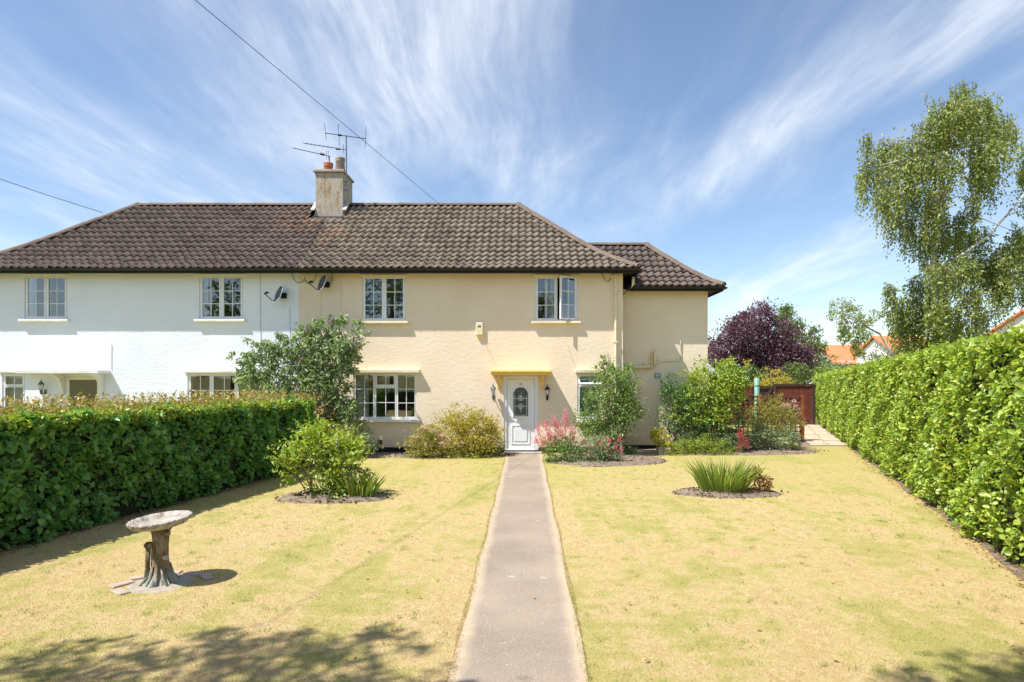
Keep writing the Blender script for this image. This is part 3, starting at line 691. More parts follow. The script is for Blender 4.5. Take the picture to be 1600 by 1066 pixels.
tile_slope(roof, (XR, YB+.03, 0), (0,1,0), XR-XM, PROF, 1, 0, 'tile_tan', 0)
ridge_caps(roof, (chim[1], RY, ZR+.02), (XR-RUN, RY, ZR+.02), 'hip_tile', lift=-.01)
hip_caps(roof, XR, -1, RE, YB, PROF, 'hip_tile')
# chimney shared by the two houses
ch = B('chimney', 'chimney_render', HC, (chim[0], chim[1], chim[2], chim[3], 6.6, 8.60), bevel=.012)
B('chimney_cap', 'edging_stone', ch, (chim[0]-.06, chim[1]+.05, chim[2]-.06, chim[3]+.06, 8.602, 8.67), (chim[0]-.02, chim[1]+.02, chim[2]-.02, chim[3]+.02, 8.671, 8.70), bevel=.01)
m = MB(); m.box(chim[0]-.14, chim[1]+.14, chim[2]-.17, chim[2]-.004, 7.12, 7.18, Matrix.Translation((0,chim[2],7.15)) @ Matrix.Rotation(R(40),4,'X') @ Matrix.Translation(-Vector((0,chim[2],7.15))))
m.box(chim[1]+.003, chim[1]+.12, chim[2]-.02, RY, 7.40, 7.44, Matrix.Translation((0,chim[2],7.3)) @ Matrix.Rotation(R(40),4,'X') @ Matrix.Translation((0,-chim[2],-7.3)))
m.box(chim[0]-.12, chim[0]-.003, chim[2]-.02, RY, 7.40, 7.44, Matrix.Translation((0,chim[2],7.3)) @ Matrix.Rotation(R(40),4,'X') @ Matrix.Translation((0,-chim[2],-7.3)))
m.build('flashing', 'lead_flashing', ch)
def pot(x, y, prof, mat):
    MB().lathe(prof, 18, (x, y, 8.69)).build('chimney_pot', mat, ch, smooth=True)
pot(-6.37, 20.62, [(.135,0),(.135,.18),(.15,.20),(.15,.24),(.135,.25),(.15,.27),(.15,.31),(.11,.31),(.10,.1)], 'terracotta')
pot(-6.22, 21.1, [(.10,0),(.10,.14),(.12,.15),(.12,.22),(.09,.22),(.08,.1)], 'terracotta')
pot(-6.00, 20.66, [(.17,0),(.135,.34),(.15,.36),(.15,.40),(.14,.41),(.155,.43),(.15,.50),(.11,.50),(.10,.1)], 'grey_pot')
# windows
casement_pair(HC, *wa, 'cream_paint', curtains=[(.02,.2,'curtain_blue'), (.86,.98,'curtain_blue')])
casement_pair(HC, *wb, 'cream_paint', open_right=True, curtains=[(.22,.5,'curtain_pale')])
MB().lathe([(.20,0),(.12,.22),(.03,.23)], 18, (wb[0]+.25, FY+.75, wb[3]-.28)).build('lampshade', 'curtain_red', HC, smooth=True)
y = FY+.03; x0, x1, z0, z1 = wg; fw = .05
ma, mb_ = x0+(x1-x0)*.335, x0+(x1-x0)*.68
fr = MB(); fr.box(x0,x0+fw,y,y+.07,z0,z1); fr.box(x1-fw,x1,y,y+.07,z0,z1); fr.box(x0+fw,x1-fw,y,y+.07,z0,z0+fw); fr.box(x0+fw,x1-fw,y,y+.07,z1-fw,z1)
for q in (ma, mb_): fr.box(q-.03, q+.03, y, y+.07, z0+fw, z1-fw)
zt = z1-(z1-z0)*.30; fr.box(ma+.03, mb_-.03, y, y+.07, zt-.03, zt+.03)
w = fr.build('window', 'white_plastic', HC, bevel=.004)
sash(w, x0+fw-.01, ma-.02, z0+fw-.01, z1-fw+.01, y-.014, 2, 3, .02); sash(w, mb_+.02, x1-fw+.01, z0+fw-.01, z1-fw+.01, y-.014, 2, 3, .02)
sash(w, ma+.02, mb_-.02, zt+.02, z1-fw+.01, y-.016, 2, 1, .042); sash(w, ma+.02, mb_-.02, z0+fw-.01, zt-.02, y-.014, 2, 2, .02)
B('window_sill', 'white_paint', w, (x0-.05, x1+.09, FY-.12, FY+.028, z0-.08, z0-.004), bevel=.008)
B('window_hood', 'cream_paint', w, (x0-.05, x1+.10, FY-.17, FY+.028, z1+.005, z1+.10), bevel=.012)
curtain(w, x0+.06, x0+.38, z0+.02, z1-.02, FY+.20, 'curtain_pale')
x0, x1, z0, z1 = ws; zt = z1-.34
fr = MB(); fr.box(x0,x0+fw,y,y+.07,z0,z1); fr.box(x1-fw,x1,y,y+.07,z0,z1); fr.box(x0+fw,x1-fw,y,y+.07,z0,z0+fw); fr.box(x0+fw,x1-fw,y,y+.07,z1-fw,z1); fr.box(x0+fw,x1-fw,y,y+.07,zt-.03,zt+.03)
w = fr.build('window', 'white_plastic', HC, bevel=.004)
sash(w, x0+fw-.01, x1-fw+.01, z0+fw-.01, zt-.02, y-.014, 1, 1, .025)
piv = Vector((0, y-.016, z1-fw+.01)); mt = Matrix.Translation(piv) @ Matrix.Rotation(R(-24), 4, 'X') @ Matrix.Translation(-piv)
sash(w, x0+fw-.02, x1-fw+.02, zt+.01, z1-fw+.01, y-.018, 2, 1, .045, mt)
B('window_sill', 'white_paint', w, (x0-.05, x1+.07, FY-.12, FY+.028, z0-.08, z0-.004), bevel=.008)
B('window_hood', 'cream_paint', w, (x0-.06, x1+.08, FY-.15, FY+.028, z1+.005, z1+.10), bevel=.012)
for k in range(16): B('blind_slat', 'blind', w, (x0+.06, x1-.06, FY+.17, FY+.20, z0+.06+k*.055, z0+.10+k*.055))
# door
x0, x1, z0, z1 = dr; y = FY+.02
fr = MB(); fr.box(x0,x0+.075,y,y+.09,z0,z1); fr.box(x1-.10,x1,y,y+.09,z0,z1); fr.box(x0+.075,x1-.10,y,y+.09,z1-.09,z1); fr.box(x0+.075,x1-.10,y-.03,y+.09,z0,z0+.05)
B('door_sill', 'dark_metal', HC, (x0-.02, x1+.02, FY-.05, FY+.016, .03, .075))
door = fr.build('door', 'white_plastic', HC, bevel=.006)
lx0, lx1, lz0, lz1 = x0+.08, x1-.105, z0+.055, z1-.095; yd = y+.03; cxd = (lx0+lx1)/2
gw = .205; gz0 = 1.02; gz1 = 1.83; rad = gw
def arch(w_, za, zb, n=14): return [(cxd-w_, za), (cxd+w_, za)] + [(cxd+w_*math.cos(math.pi*i/n), zb-w_+w_*math.sin(math.pi*i/n)) for i in range(n+1)]
B('door_leaf', 'white_plastic', door, (lx0, lx1, yd, yd+.05, lz0, lz1), bevel=.005)
m = MB(); ai = arch(gw, gz0, gz1); ao_ = arch(gw+.045, gz0-.045, gz1+.045); n = len(ai)
m.add([(a, yd-.022, c) for a, c in ai]+[(a, yd-.004, c) for a, c in ao_]+[(a, yd-.003, c) for a, c in ai], [(i, (i+1)%n, n+(i+1)%n, n+i) for i in range(n)]+[(i, (i+1)%n, 2*n+(i+1)%n, 2*n+i) for i in range(n)])
m.build('glazing_trim', 'white_plastic', door)
MB().add([(a, yd-.005, c) for a, c in ai], [tuple(range(n))]).build('pane', 'leaded_glass', door)
m = MB(); yl = yd-.011
for zz in (1.30, 1.52): m.box(cxd-gw+.004, cxd-.07, yl, yl+.005, zz-.006, zz+.006); m.box(cxd+.07, cxd+gw-.004, yl, yl+.005, zz-.006, zz+.006)
m.box(cxd-gw+.02, cxd+gw-.02, yl, yl+.005, 1.045, 1.055)
for sx in (-1, 1): m.box(cxd+sx*.165-.004, cxd+sx*.165+.004, yl, yl+.005, 1.05, 1.62)
for zz in (1.30, 1.52):
    for a in range(6):
        g = a*math.pi/3+.5; cx_, cz_ = cxd+.045*math.cos(g), zz+.045*math.sin(g)
        m.tube([(cx_+.03*math.cos(t*math.pi/4), yl+.003, cz_+.03*math.sin(t*math.pi/4)) for t in range(9)], .005, 4)
m.tube([(cxd, yl+.003, 1.26), (cxd-.02, yl+.003, 1.2), (cxd, yl+.003, 1.09), (cxd+.02, yl+.003, 1.2), (cxd, yl+.003, 1.26)], .005, 4)
m.tube([(cxd, yl+.003, 1.56), (cxd-.025, yl+.003, 1.62), (cxd, yl+.003, 1.70), (cxd+.025, yl+.003, 1.62), (cxd, yl+.003, 1.56)], .005, 4)
m.build('leading', 'white_plastic', door)
for za, zb in ((.24, .78),):
    m = MB(); xa, xb = cxd-.26, cxd+.26
    for k, (ins, dep) in enumerate(((0, .018), (.05, .006))):
        pass
    m.box(xa, xb, yd-.016, yd-.003, za, za+.035); m.box(xa, xb, yd-.016, yd-.003, zb-.035, zb); m.box(xa, xa+.035, yd-.016, yd-.003, za+.035, zb-.035); m.box(xb-.035, xb, yd-.016, yd-.003, za+.035, zb-.035)
    m.box(xa+.08, xb-.08, yd-.020, yd-.003, za+.08, zb-.08); m.build('door_panel', 'white_plastic', door, bevel=.006)
B('letterbox', 'white_paint', door, (cxd-.14, cxd+.14, yd-.014, yd-.003, .87, .93), bevel=.004)
m = MB(); m.box(lx0+.015, lx0+.05, yd-.012, yd-.003, .92, 1.14); m.tube([(lx0+.032, yd-.01, 1.05), (lx0+.032, yd-.05, 1.05), (lx0+.13, yd-.052, 1.05)], .010, 8); m.build('handle', 'white_plastic', door)
fc = bpy.data.curves.new('house_number', 'FONT'); fc.body = '30'; fc.size = .075; fc.extrude = .004; fc.align_x = 'CENTER'
fo = bpy.data.objects.new('tmp_number', fc); COL.objects.link(fo); bpy.context.view_layer.update()
fm = bpy.data.meshes.new_from_object(fo.evaluated_get(bpy.context.evaluated_depsgraph_get())); bpy.data.objects.remove(fo)
fm.transform(Matrix.Rotation(R(90), 4, 'X')); fm.name = 'house_number'
link('house_number', fm, door, (cxd, yd-.006, 1.90), 'brass')
B('hallway', 'room', HC, (x0-.05, x1+.05, FY+.32, FY+.34, .06, 2.4))
# canopy over the door
kx0, kx1 = X(767), X(860.5); kz = Z(586)
cn = B('porch_canopy', 'yellow_paint', HC, (kx0+.03, kx1-.03, FY-.42, FY-.003, kz, kz+.07), (kx0, kx1, FY-.46, FY-.003, kz+.071, kz+.13), bevel=.008)
for cx_ in (X(780), X(847.5)):
    m = MB(); poly = [(cx_-.05, FY-.003, kz-.002), (cx_-.05, FY-.32, kz-.002), (cx_-.05, FY-.32, kz-.06)] + [(cx_-.05, FY-.32+.27*math.sin(t*math.pi/12), kz-.06-.24*(1-math.cos(t*math.pi/12))) for t in range(1, 7)] + [(cx_-.05, FY-.05, kz-.36), (cx_-.05, FY-.003, kz-.36)]
    m.prism(poly, None, (.10, 0, 0)).build('bracket', 'yellow_paint', cn)
# pipes on the front
m = MB(); xp = X(961.5); m.tube([(xp, FY-.06, 4.98), (xp, FY-.06, .1)], .036, 10); dp = m.build('downpipe', 'cream_paint', HC)
for zz in (4.55, 3.1, 1.6): B('pipe_clip', 'cream_paint', dp, (xp-.055, xp+.055, FY-.10, FY-.002, zz-.02, zz+.02))
B('junction_box', 'cream_paint', HC, (X(955), X(968), FY-.05, FY-.002, Z(434.5), Z(429)), bevel=.006)
B('air_brick', 'brown_wood', HC, (X(590), X(597.5), FY-.02, FY-.002, .20, .36), bevel=.004)
# ---- side extension (part of the same house)
EY = 18.5; EX1 = 5.25; EE = 18.12; ERUN = 1.86; EZ = 4.68; EZR = 6.20
m = MB(); m.box(CX1+.002, EX1, EY, EY+WT, .15, 4.66); m.box(EX1-WT, EX1-.0, EY+WT, 21.5, .15, 4.66); m.box(CX1+.002, EX1-WT, 21.25, 21.5, .15, 4.66)
m.build('extension_wall', 'cream_render', HC)
B('extension_plinth', 'bitumen', HC, (CX1+.014, EX1+.01, EY-.012, EY+.25, -.05, .148), (EX1-.2, EX1+.01, EY+.26, 21.5, -.05, .148))
EPROF = bell(EZ, EZR, ERUN, 28., 4, .9); EXR = 5.60; ERY = EE+ERUN; EYB = EE+2*ERUN
P = []
for (r0, z0), (r1, z1) in zip(EPROF, EPROF[1:]):
    for sgn, ye in ((1, EE), (-1, EYB)):
        xa = CX1 if r0 < .5 else 1.2
        P.append([(xa, ye+sgn*r0, z0+dz), (EXR-r0, ye+sgn*r0, z0+dz), (EXR-r1, ye+sgn*r1, z1+dz), (xa, ye+sgn*r1, z1+dz)])
    P.append([(EXR-r0, EE+r0, z0+dz), (EXR-r0, EYB-r0, z0+dz), (EXR-r1, EYB-r1-.001, z1+dz), (EXR-r1, EE+r1, z1+dz)])
er = deck('extension_roof', HC, P, 'bitumen')
def under_main(q):
    """hidden below the main hip slope"""
    run = XR-q.x
    return (run > 0 and q.z < float(np.interp(run, [p_[0] for p_ in PROF], [p_[1] for p_ in PROF])) - .02) or q.x < 1.2
tile_slope(er, (2.2, EE-.03, 0), (0,-1,0), EXR-2.2, EPROF, 0, 1, 'tile_brown', 200, under_main)
tile_slope(er, (EXR+.03, EE, 0), (1,0,0), EYB-EE, EPROF, 1, 1, 'tile_brown', 0)
tile_slope(er, (EXR, EYB+.03, 0), (0,1,0), EXR-2.2, EPROF, 1, 0, 'tile_brown', 0, under_main)
ridge_caps(er, (1.35, ERY, EZR+.02), (EXR-ERUN, ERY, EZR+.02), 'hip_tile')
hip_caps(er, EXR, -1, EE, EYB, EPROF, 'hip_tile')
B('extension_soffit', 'dark_wood', HC, (XR-.2, EXR-.03, EE+.03, EY-.002, 4.62, 4.65), (EX1+.002, EXR-.03, EY, EYB-.03, 4.62, 4.65))
B('extension_fascia', 'bitumen', HC, (2.9, EXR-.03, EE+.004, EE+.028, 4.55, 4.69), (EXR-.028, EXR-.004, EE+.029, EYB-.03, 4.55, 4.69))
gutter(HC, (3.05, EE-.045, 0), (EXR+.03, EE-.045, 0), (0,-1,0), 4.67); gutter(HC, (EXR+.05, EE, 0), (EXR+.05, EYB, 0), (1,0,0), 4.665)
m = MB(); m.tube([(3.02, 18.05, 4.95), (3.02, 18.05, 4.72), (2.96, 18.2, 4.60), (2.80, 18.40, 4.46), (2.78, 18.43, 4.3), (2.78, 18.43, .1)], .04, 9); m.build('swan_neck_pipe', 'cream_paint', HC, smooth=True)
ex = lambda px: X(px, EY); ez = lambda py: Z(py, EY)
m = MB(); m.tube([(ex(975), EY-.07, ez(574)), (ex(1018), EY-.07, ez(574)), (ex(1023), EY-.07, ez(570)), (ex(1023), EY-.07, ez(548))], .05, 9); m.build('waste_pipe', 'cream_paint', HC, smooth=True)
m = MB(); m.tube([(ex(1018), EY-.05, ez(572)), (ex(1018), EY-.05, ez(552))], .03, 8); m.tube([(ex(1006), EY-.05, ez(572)), (ex(1006), EY-.05, ez(567))], .025, 8); m.build('vent_pipe', 'yellow_paint', HC)
m = MB(); m.tube([(ex(1024), EY-.03, ez(565)), (ex(1063), EY-.03, ez(563.5)), (ex(1063), EY-.03, ez(532))], .022, 6); m.build('conduit', 'cream_paint', HC)
m = MB(); m.box(ex(1023), ex(1031.5), EY-.03, EY-.002, ez(591), ez(583)); o = m.build('wall_vent', 'grey_metal', HC, bevel=.004)
for k in range(3): B('slat', 'white_paint', o, (ex(1024), ex(1030.5), EY-.045, EY-.031, ez(590)+k*.045, ez(590)+.02+k*.045))
B('wall_step', 'edging_stone', setp(thing('paving_edge', (ex(1005), EY-.4, 0), 'pale stone slabs lying at the foot of the extension wall', 'paving')), (X(988), ex(1026), EY-.40, EY-.05, -.02, .05), (X(985), ex(1030), EY-.75, EY-.42, -.02, .03), bevel=.01)

# ============ white house
HW = thing('semi_detached_house', (-11, FY, 0), 'white rendered house with dark brown pantile roof, behind the clipped hedge', 'house')
va = [X(38), X(105), Z(499), Z(430)]; vb = [X(311), X(380), Z(499), Z(430)]; vs_ = [X(3), X(39), Z(660), Z(583)]; vd = [X(100), X(156), .05, Z(588)]; vg = [X(293), X(410), Z(660), Z(583)]
m = MB(); WX0 = -15.55
wall_with_holes(m, WX0, CX0-.002, .0, 5.06, FY+.004, [va, vb, vs_, vd, vg])
m.box(WX0, WX0+WT, FY+WT+.004, 23.74, 0, 5.06); m.box(WX0+WT, CX0-.002, 23.46, 23.74, 0, 5.06)
m.build('wall', 'white_render', HW)
B('floor', 'room', HW, (WX0+WT, CX0-.01, FY+WT+.02, 23.4, .0, .05), (WX0+WT, CX0-.01, FY+WT+.02, 23.4, 2.55, 2.75), (WX0+WT, CX0-.01, FY+WT+.02, 23.4, 4.98, 5.04), (-11.1, -11., FY+WT+.02, 23.4, .06, 5))
B('soffit', 'dark_wood', HW, (XL+.03, XM-.002, RE+.035, FY-.0, 5.02, 5.05)); B('fascia', 'bitumen', HW, (XL+.02, XM-.002, RE+.005, RE+.033, 4.95, 5.10))
gutter(HW, (XL, RE-.045, 0), (XM-.003, RE-.045, 0), (0,-1,0), 5.075)
roofw = hip_deck(HW, XL, XM-.002, False, True)
tile_slope(roofw, (XL, RE-.03, 0), (0,-1,0), XM-.005-XL, PROF, 1, 0, 'tile_brown', 300, inch)
tile_slope(roofw, (XL-.03, YB, 0), (-1,0,0), YB-RE, PROF, 1, 1, 'tile_brown', 0)
tile_slope(roofw, (XM, YB+.03, 0), (0,1,0), XM-XL, PROF, 0, 1, 'tile_brown', 0)
ridge_caps(roofw, (XL+RUN, RY, ZR+.02), (chim[0], RY, ZR+.02), 'hip_tile', lift=-.01)
hip_caps(roofw, XL, 1, RE, YB, PROF, 'hip_tile')
for k in range(11):   # small vent tiles in the lower course
    xq = X(52+48*k, 17.8)
    B('vent_cap', 'black_plastic', roofw, (xq-.07, xq+.07, RE+.33, RE+.44, ZE+.245, ZE+.30), bevel=.015)
for px in (297, 461): B('roof_vent', 'bitumen', roofw, (X(px-10, 21.3), X(px+10, 21.3), 21.15, 21.45, 7.4, ZR+.17))
casement_pair(HW, *va, 'white_paint', curtains=[(.35,.52,'curtain_pale')], yf=FY+.004); casement_pair(HW, *vb, 'white_paint', curtains=[(.02,.14,'curtain_pale')], yf=FY+.004)
def simple_window(house, x0, x1, z0, z1, mulls, top, yf, hood):
    y = yf+.03; fw = .05; fr = MB(); fr.box(x0,x0+fw,y,y+.07,z0,z1); fr.box(x1-fw,x1,y,y+.07,z0,z1); fr.box(x0+fw,x1-fw,y,y+.07,z0,z0+fw); fr.box(x0+fw,x1-fw,y,y+.07,z1-fw,z1)
    for q in mulls: fr.box(q-.03, q+.03, y, y+.07, z0+fw, z1-fw)
    w = fr.build('window', 'white_plastic', house, bevel=.004)
    ed = [x0+fw-.01] + [e for q in mulls for e in (q-.02, q+.02)] + [x1-fw+.01]
    for a, c in zip(ed[::2], ed[1::2]):
        if top: sash(w, a, c, z1-.36, z1-fw+.01, y-.016, 2, 1, .045); sash(w, a, c, z0+fw-.01, z1-.37, y-.014, 2, 1, .03)
        else: sash(w, a, c, z0+fw-.01, z1-fw+.01, y-.014, 2, 3, .035)
    B('window_hood', 'white_paint', w, (x0-.08, x1+.12, yf-.15, yf+.028, z1+.005, z1+.09), bevel=.012); B('window_sill', 'white_paint', w, (x0-.05, x1+.08, yf-.12, yf+.028, z0-.08, z0-.004), bevel=.008)
    return w
w = simple_window(HW, *vg, [vg[0]+.66, vg[0]+1.36], False, FY+.004, True); w = simple_window(HW, *vs_, [], True, FY+.004, True); curtain(w, vs_[0]+.05, vs_[1]-.05, vs_[2], vs_[3], FY+.22, 'curtain_pale')
x0, x1, z0, z1 = vd; y = FY+.03
m = MB(); m.box(x0,x0+.12,y,y+.08,z0,z1); m.box(x1-.10,x1,y,y+.08,z0,z1); m.box(x0+.12,x1-.10,y,y+.08,z1-.10,z1); m.box(x0+.12,x1-.10,y+.02,y+.06,z0,.95); d2 = m.build('door', 'white_paint', HW, bevel=.005)
MB().add([(x0+.12,y+.03,.952),(x1-.10,y+.03,.952),(x1-.10,y+.03,z1-.10),(x0+.12,y+.03,z1-.10)], [(0,1,2,3)]).build('pane', 'window_glass', d2)
wk0, wk1 = X(46), X(172); wz = Z(584)
cw = B('porch_canopy', 'white_paint', HW, (wk0, wk1, FY-.50, FY+.002, wz, wz+.10), bevel=.012)
for cx_ in (X(98), X(160)):
    poly = [(cx_-.05, FY+.002, wz-.002), (cx_-.05, FY-.46, wz-.002), (cx_-.05, FY-.46, wz-.05)] + [(cx_-.05, FY-.46+.38*math.sin(t*math.pi/12), wz-.05-.42*(1-math.cos(t*math.pi/12))) for t in range(1, 7)] + [(cx_-.05, FY+.002, wz-.6)]
    MB().prism(poly, None, (.10, 0, 0)).build('bracket', 'white_paint', cw)
for px, z_a, z_b in ((174, Z(578), Z(538)), (407, 5.0, 1.5), (453, Z(480), 1.5)): MB().tube([(X(px), FY-.008, z_a), (X(px)+.01, FY-.008, z_b)], .006, 5).build('wall_cable', 'lead_flashing', HW)
def slack(parent, pts, r=.008, mat='cable'): MB().tube(pts, r, 5).build('wall_cable', mat, parent)
slack(HC, [(X(457), FY-.03, Z(428)), (X(459), FY-.03, Z(436)), (X(466), FY-.04, Z(443)), (X(475), FY-.04, Z(440)), (X(477), FY-.03, Z(432))])
slack(HC, [(X(475), FY-.03, Z(436)), (X(482), FY-.04, Z(443.5)), (X(490), FY-.04, Z(442)), (X(495), FY-.03, Z(430)), (X(495.5), FY-.03, Z(426))])
slack(HC, [(X(519), FY-.03, Z(426)), (X(519.5), FY-.03, Z(440)), (X(516), FY-.05, Z(446))]); slack(HC, [(X(534), FY-.008, Z(428)), (X(533), FY-.008, Z(560))], .006, 'cream_paint'); slack(HC, [(X(502), FY-.008, Z(428)), (X(501.5), FY-.008, Z(560))], .006, 'cream_paint')
slack(HC, [(X(939), FY-.02, Z(426)), (X(945), FY-.03, Z(438)), (X(950), FY-.03, Z(441)), (X(956), FY-.02, Z(434))]); slack(HC, [(X(886), FY-.008, Z(538)), (X(899), FY-.008, Z(577))], .006, 'cream_paint')
B('junction_box', 'cream_paint', HC, (X(473), X(482), FY-.05, FY-.002, Z(432), Z(426)), bevel=.005)

# ------------------------------------------------------------------ things fixed to the houses
def dish(px, py, label):
    t = thing('satellite_dish', (X(px), FY, Z(py)), label, 'satellite dish', 'satellite dishes on the house fronts')
    c = Vector((X(px), FY-.24, Z(py))); az_ = R(-47); fwd = Vector((math.sin(az_), -math.cos(az_), .35)).normalized(); a = fwd.cross(Vector((0,0,1))).normalized(); u_ = a.cross(fwd)
    V = [c - fwd*.05]; F = []; n = 20
    for k in (1, 2, 3):
        for i in range(n): g = i*2*math.pi/n; V.append(c + (a*math.cos(g)*.20 + u_*math.sin(g)*.23)*k/3 + fwd*(-.05+.06*(k/3)**2))
    F += [(0, 1+i, 1+(i+1)%n) for i in range(n)]
    for k in range(2): F += [(1+k*n+i, 1+(k+1)*n+i, 1+(k+1)*n+(i+1)%n, 1+k*n+(i+1)%n) for i in range(n)]
    o = MB().add(V, F).build('reflector', 'dish_grey', t, smooth=True); so = o.modifiers.new('s', 'SOLIDIFY'); so.thickness = .008
    MB().tube([c+(a*math.cos(i*2*math.pi/n)*.202+u_*math.sin(i*2*math.pi/n)*.232)+fwd*.01 for i in range(n+1)], .006, 5).build('rim', 'white_plastic', o)
    lnb = c + fwd*.36 - u_*.16; MB().tube([c-u_*.22, c-u_*.24+fwd*.12, lnb], .012, 6).build('arm', 'dark_metal', t)
    MB().tube([lnb-fwd*.01, lnb-fwd*.03+u_*.05, lnb-fwd*.09+u_*.07], [.035,.035,.025], 8).build('receiver', 'dark_metal', t)
    m = MB(); m.tube([c-fwd*.05, c-fwd*.14, (c.x+.06, FY-.05, c.z-.03)], .022, 7); m.box(c.x-.01, c.x+.13, FY-.05, FY-.001, c.z-.10, c.z+.05); m.build('mount', 'dark_metal', t)
dish(441, 461, 'grey satellite dish fixed to the white rendered wall'); dish(508, 444, 'grey satellite dish fixed to the cream wall below the gutter')
def lantern(x, z, label, yf=FY, s=1., metal='dark_metal'):
    t = thing('wall_lantern', (x, yf, z), label, 'lantern', 'wall lanterns beside the doors')
    y_ = yf-.16*s
    m = MB(); m.box(x-.03*s, x+.03*s, yf-.02, yf-.001, z-.26*s, z-.10*s); m.tube([(x, yf-.015, z-.18*s), (x, yf-.09*s, z-.23*s), (x, y_, z-.16*s), (x, y_, z-.115*s)], .014*s, 7); m.lathe([(.0,-.25*s),(.03*s,-.21*s),(.035*s,-.15*s),(.018*s,-.115*s)], 8, (x, y_, z)); m.build('bracket', metal, t)
    MB().lathe([(.032*s,-.11*s),(.06*s,.035*s)], 6, (x, y_, z)).build('glass', 'lamp_glass', t)
    m = MB()
    for k in range(6): g = k*math.pi/3; m.tube([(x+.034*s*math.cos(g), y_+.034*s*math.sin(g), z-.115*s), (x+.063*s*math.cos(g), y_+.063*s*math.sin(g), z+.04*s)], .005*s, 4)
    m.lathe([(.03*s,-.12*s),(.04*s,-.115*s),(.034*s,-.105*s)], 6, (x, y_, z)); m.build('cage', metal, t)
    MB().lathe([(.088*s,.035*s),(.08*s,.05*s),(.045*s,.105*s),(.02*s,.12*s),(.022*s,.14*s),(.008*s,.15*s),(.012*s,.17*s),(.0,.20*s)], 6, (x, y_, z)).build('cap', metal, t)
lantern(X(771), Z(610), 'silver grey wall lantern with dark bracket beside the golden bush', metal='grey_metal'); lantern(X(855), Z(611), 'black wall lantern beside the front door above the pink flowers'); lantern(X(71), Z(603), 'grey wall lantern beside the white canopy of the neighbouring house', FY+.004, 1., 'grey_metal')
t = thing('alarm_box', (X(749), FY, Z(513)), 'small cream burglar alarm box on the wall between the upper windows', 'alarm box')
B('casing', 'cream_paint', t, (X(743.5), X(755), FY-.08, FY-.001, Z(524), Z(504)), bevel=.014); B('front_mark', 'dish_grey', t, (X(747), X(752), FY-.083, FY-.0805, Z(512), Z(509))); B('strobe', 'yellow_paint', t, (X(745), X(753.5), FY-.07, FY-.002, Z(526), Z(524.2)))
# television aerials on the chimney
ay = 20.28-.05
def ap(px, py): return at(px, py, ay)
t = thing('television_aerial', (X(541.5, ay), ay, 8.2), 'tall aerial mast strapped to the chimney with three-rod boom on top', 'aerial')
MB().tube([ap(541.5, 292), ap(541, 212)], .02, 7).build('mast', 'grey_metal', t)
m = MB(); m.tube([ap(508, 208), ap(572, 217)], .013, 6); m.tube([ap(530, 211)-Vector((.03,0,0)), ap(532, 211.5)+Vector((.03,0,0))], .035, 6); m.build('boom', 'dark_metal', t)
for a, c in (((507, 192), (510, 220)), ((528.5, 194), (530.5, 228)), ((572, 197), (570.5, 232))): MB().tube([ap(*a), ap(*c)], .007, 5).build('rod', 'dark_metal', t)
m = MB(); m.tube([ap(475, 224), ap(542, 234.5)], .011, 6); m.tube([ap(527, 233)-Vector((.04,0,0)), ap(530, 233)+Vector((.04,0,0))], .03, 6); m.build('lower_boom', 'dark_metal', t)
for k in range(9):
    q = ap(476+6.4*k, 224.2+1.0*k); MB().tube([q-Vector((.01,.16,.02)), q+Vector((.01,.16,.03))], .006, 4).build('element', 'dark_metal', t)
MB().tube([ap(536.5, 226), ap(537, 240)], .007, 4).build('rod', 'dark_metal', t)
m = MB(); m.box(X(536.5, ay), X(543.5, ay), ay-.03, 20.279, 8.03, 8.10); m.box(X(537, ay), X(543, ay), ay-.03, 20.279, 8.30, 8.34); m.build('clamp', 'grey_metal', t)
ay = 21.38+.05
t = thing('television_aerial', (X(515, ay), ay, 8.2), 'low many-toothed aerial behind the terracotta chimney pot', 'aerial')
m = MB(); m.tube([ap(458, 231.5), ap(516, 244.5)], .012, 6); m.tube([ap(503, 241)-Vector((.05,0,-.01)), ap(505, 242)+Vector((.04,0,0))], .04, 6); m.build('boom', 'dark_metal', t)
for k in range(10):
    q = ap(459+5.0*k, 231.7+1.12*k); MB().tube([q-Vector((.01,.15,.03)), q+Vector((.01,.15,.04))], .006, 4).build('element', 'dark_metal', t)
for px in (510, 513): MB().tube([ap(px, 236), ap(px-.3, 250)], .007, 4).build('reflector_rod', 'dark_metal', t)
MB().tube([ap(514.5, 244), (X(514.5, ay), ay, 7.9)], .018, 6).build('mast', 'grey_metal', t)
# overhead lines and their poles, out of frame
def catenary(a, b_, sag, n=24): return [Vector(a).lerp(Vector(b_), i/n) - Vector((0, 0, sag*4*(i/n)*(1-i/n))) for i in range(n+1)]
def pole(loc, h, label):
    t = thing('unseen_utility_pole', loc, label, 'pole'); MB().tube([(loc[0], loc[1], -.3), (loc[0], loc[1], h)], [.15, .11], 10).build('unseen_pole_shaft', 'bark', t, smooth=True)
    B('unseen_pole_crossarm', 'dark_wood', t, (loc[0]-.4, loc[0]+.4, loc[1]-.05, loc[1]+.05, h-.35, h-.25))
pole((-9.2, -8, 0), 9.0, 'unseen wooden utility pole in the lane in front of the garden'); pole((-18.4, 16.6, 0), 9.3, 'unseen wooden utility pole beyond the white house')
p1 = at(690, 322, 20.86); p0 = at(305, 0, 10.0); dd = (p1-p0); e0 = p0 - dd*1.66; e0.z = p0.z+.45
MB().tube([e0, p0.lerp(e0, .5), p0, p0.lerp(p1, .5), p1, Vector((p1.x+.12, 21.9, 6.85))], .006, 5).build('overhead_cable', 'cable'); setp(bpy.data.objects['overhead_cable'], 'long black overhead cable crossing the sky beside the chimney to the roof ridge', 'cable')
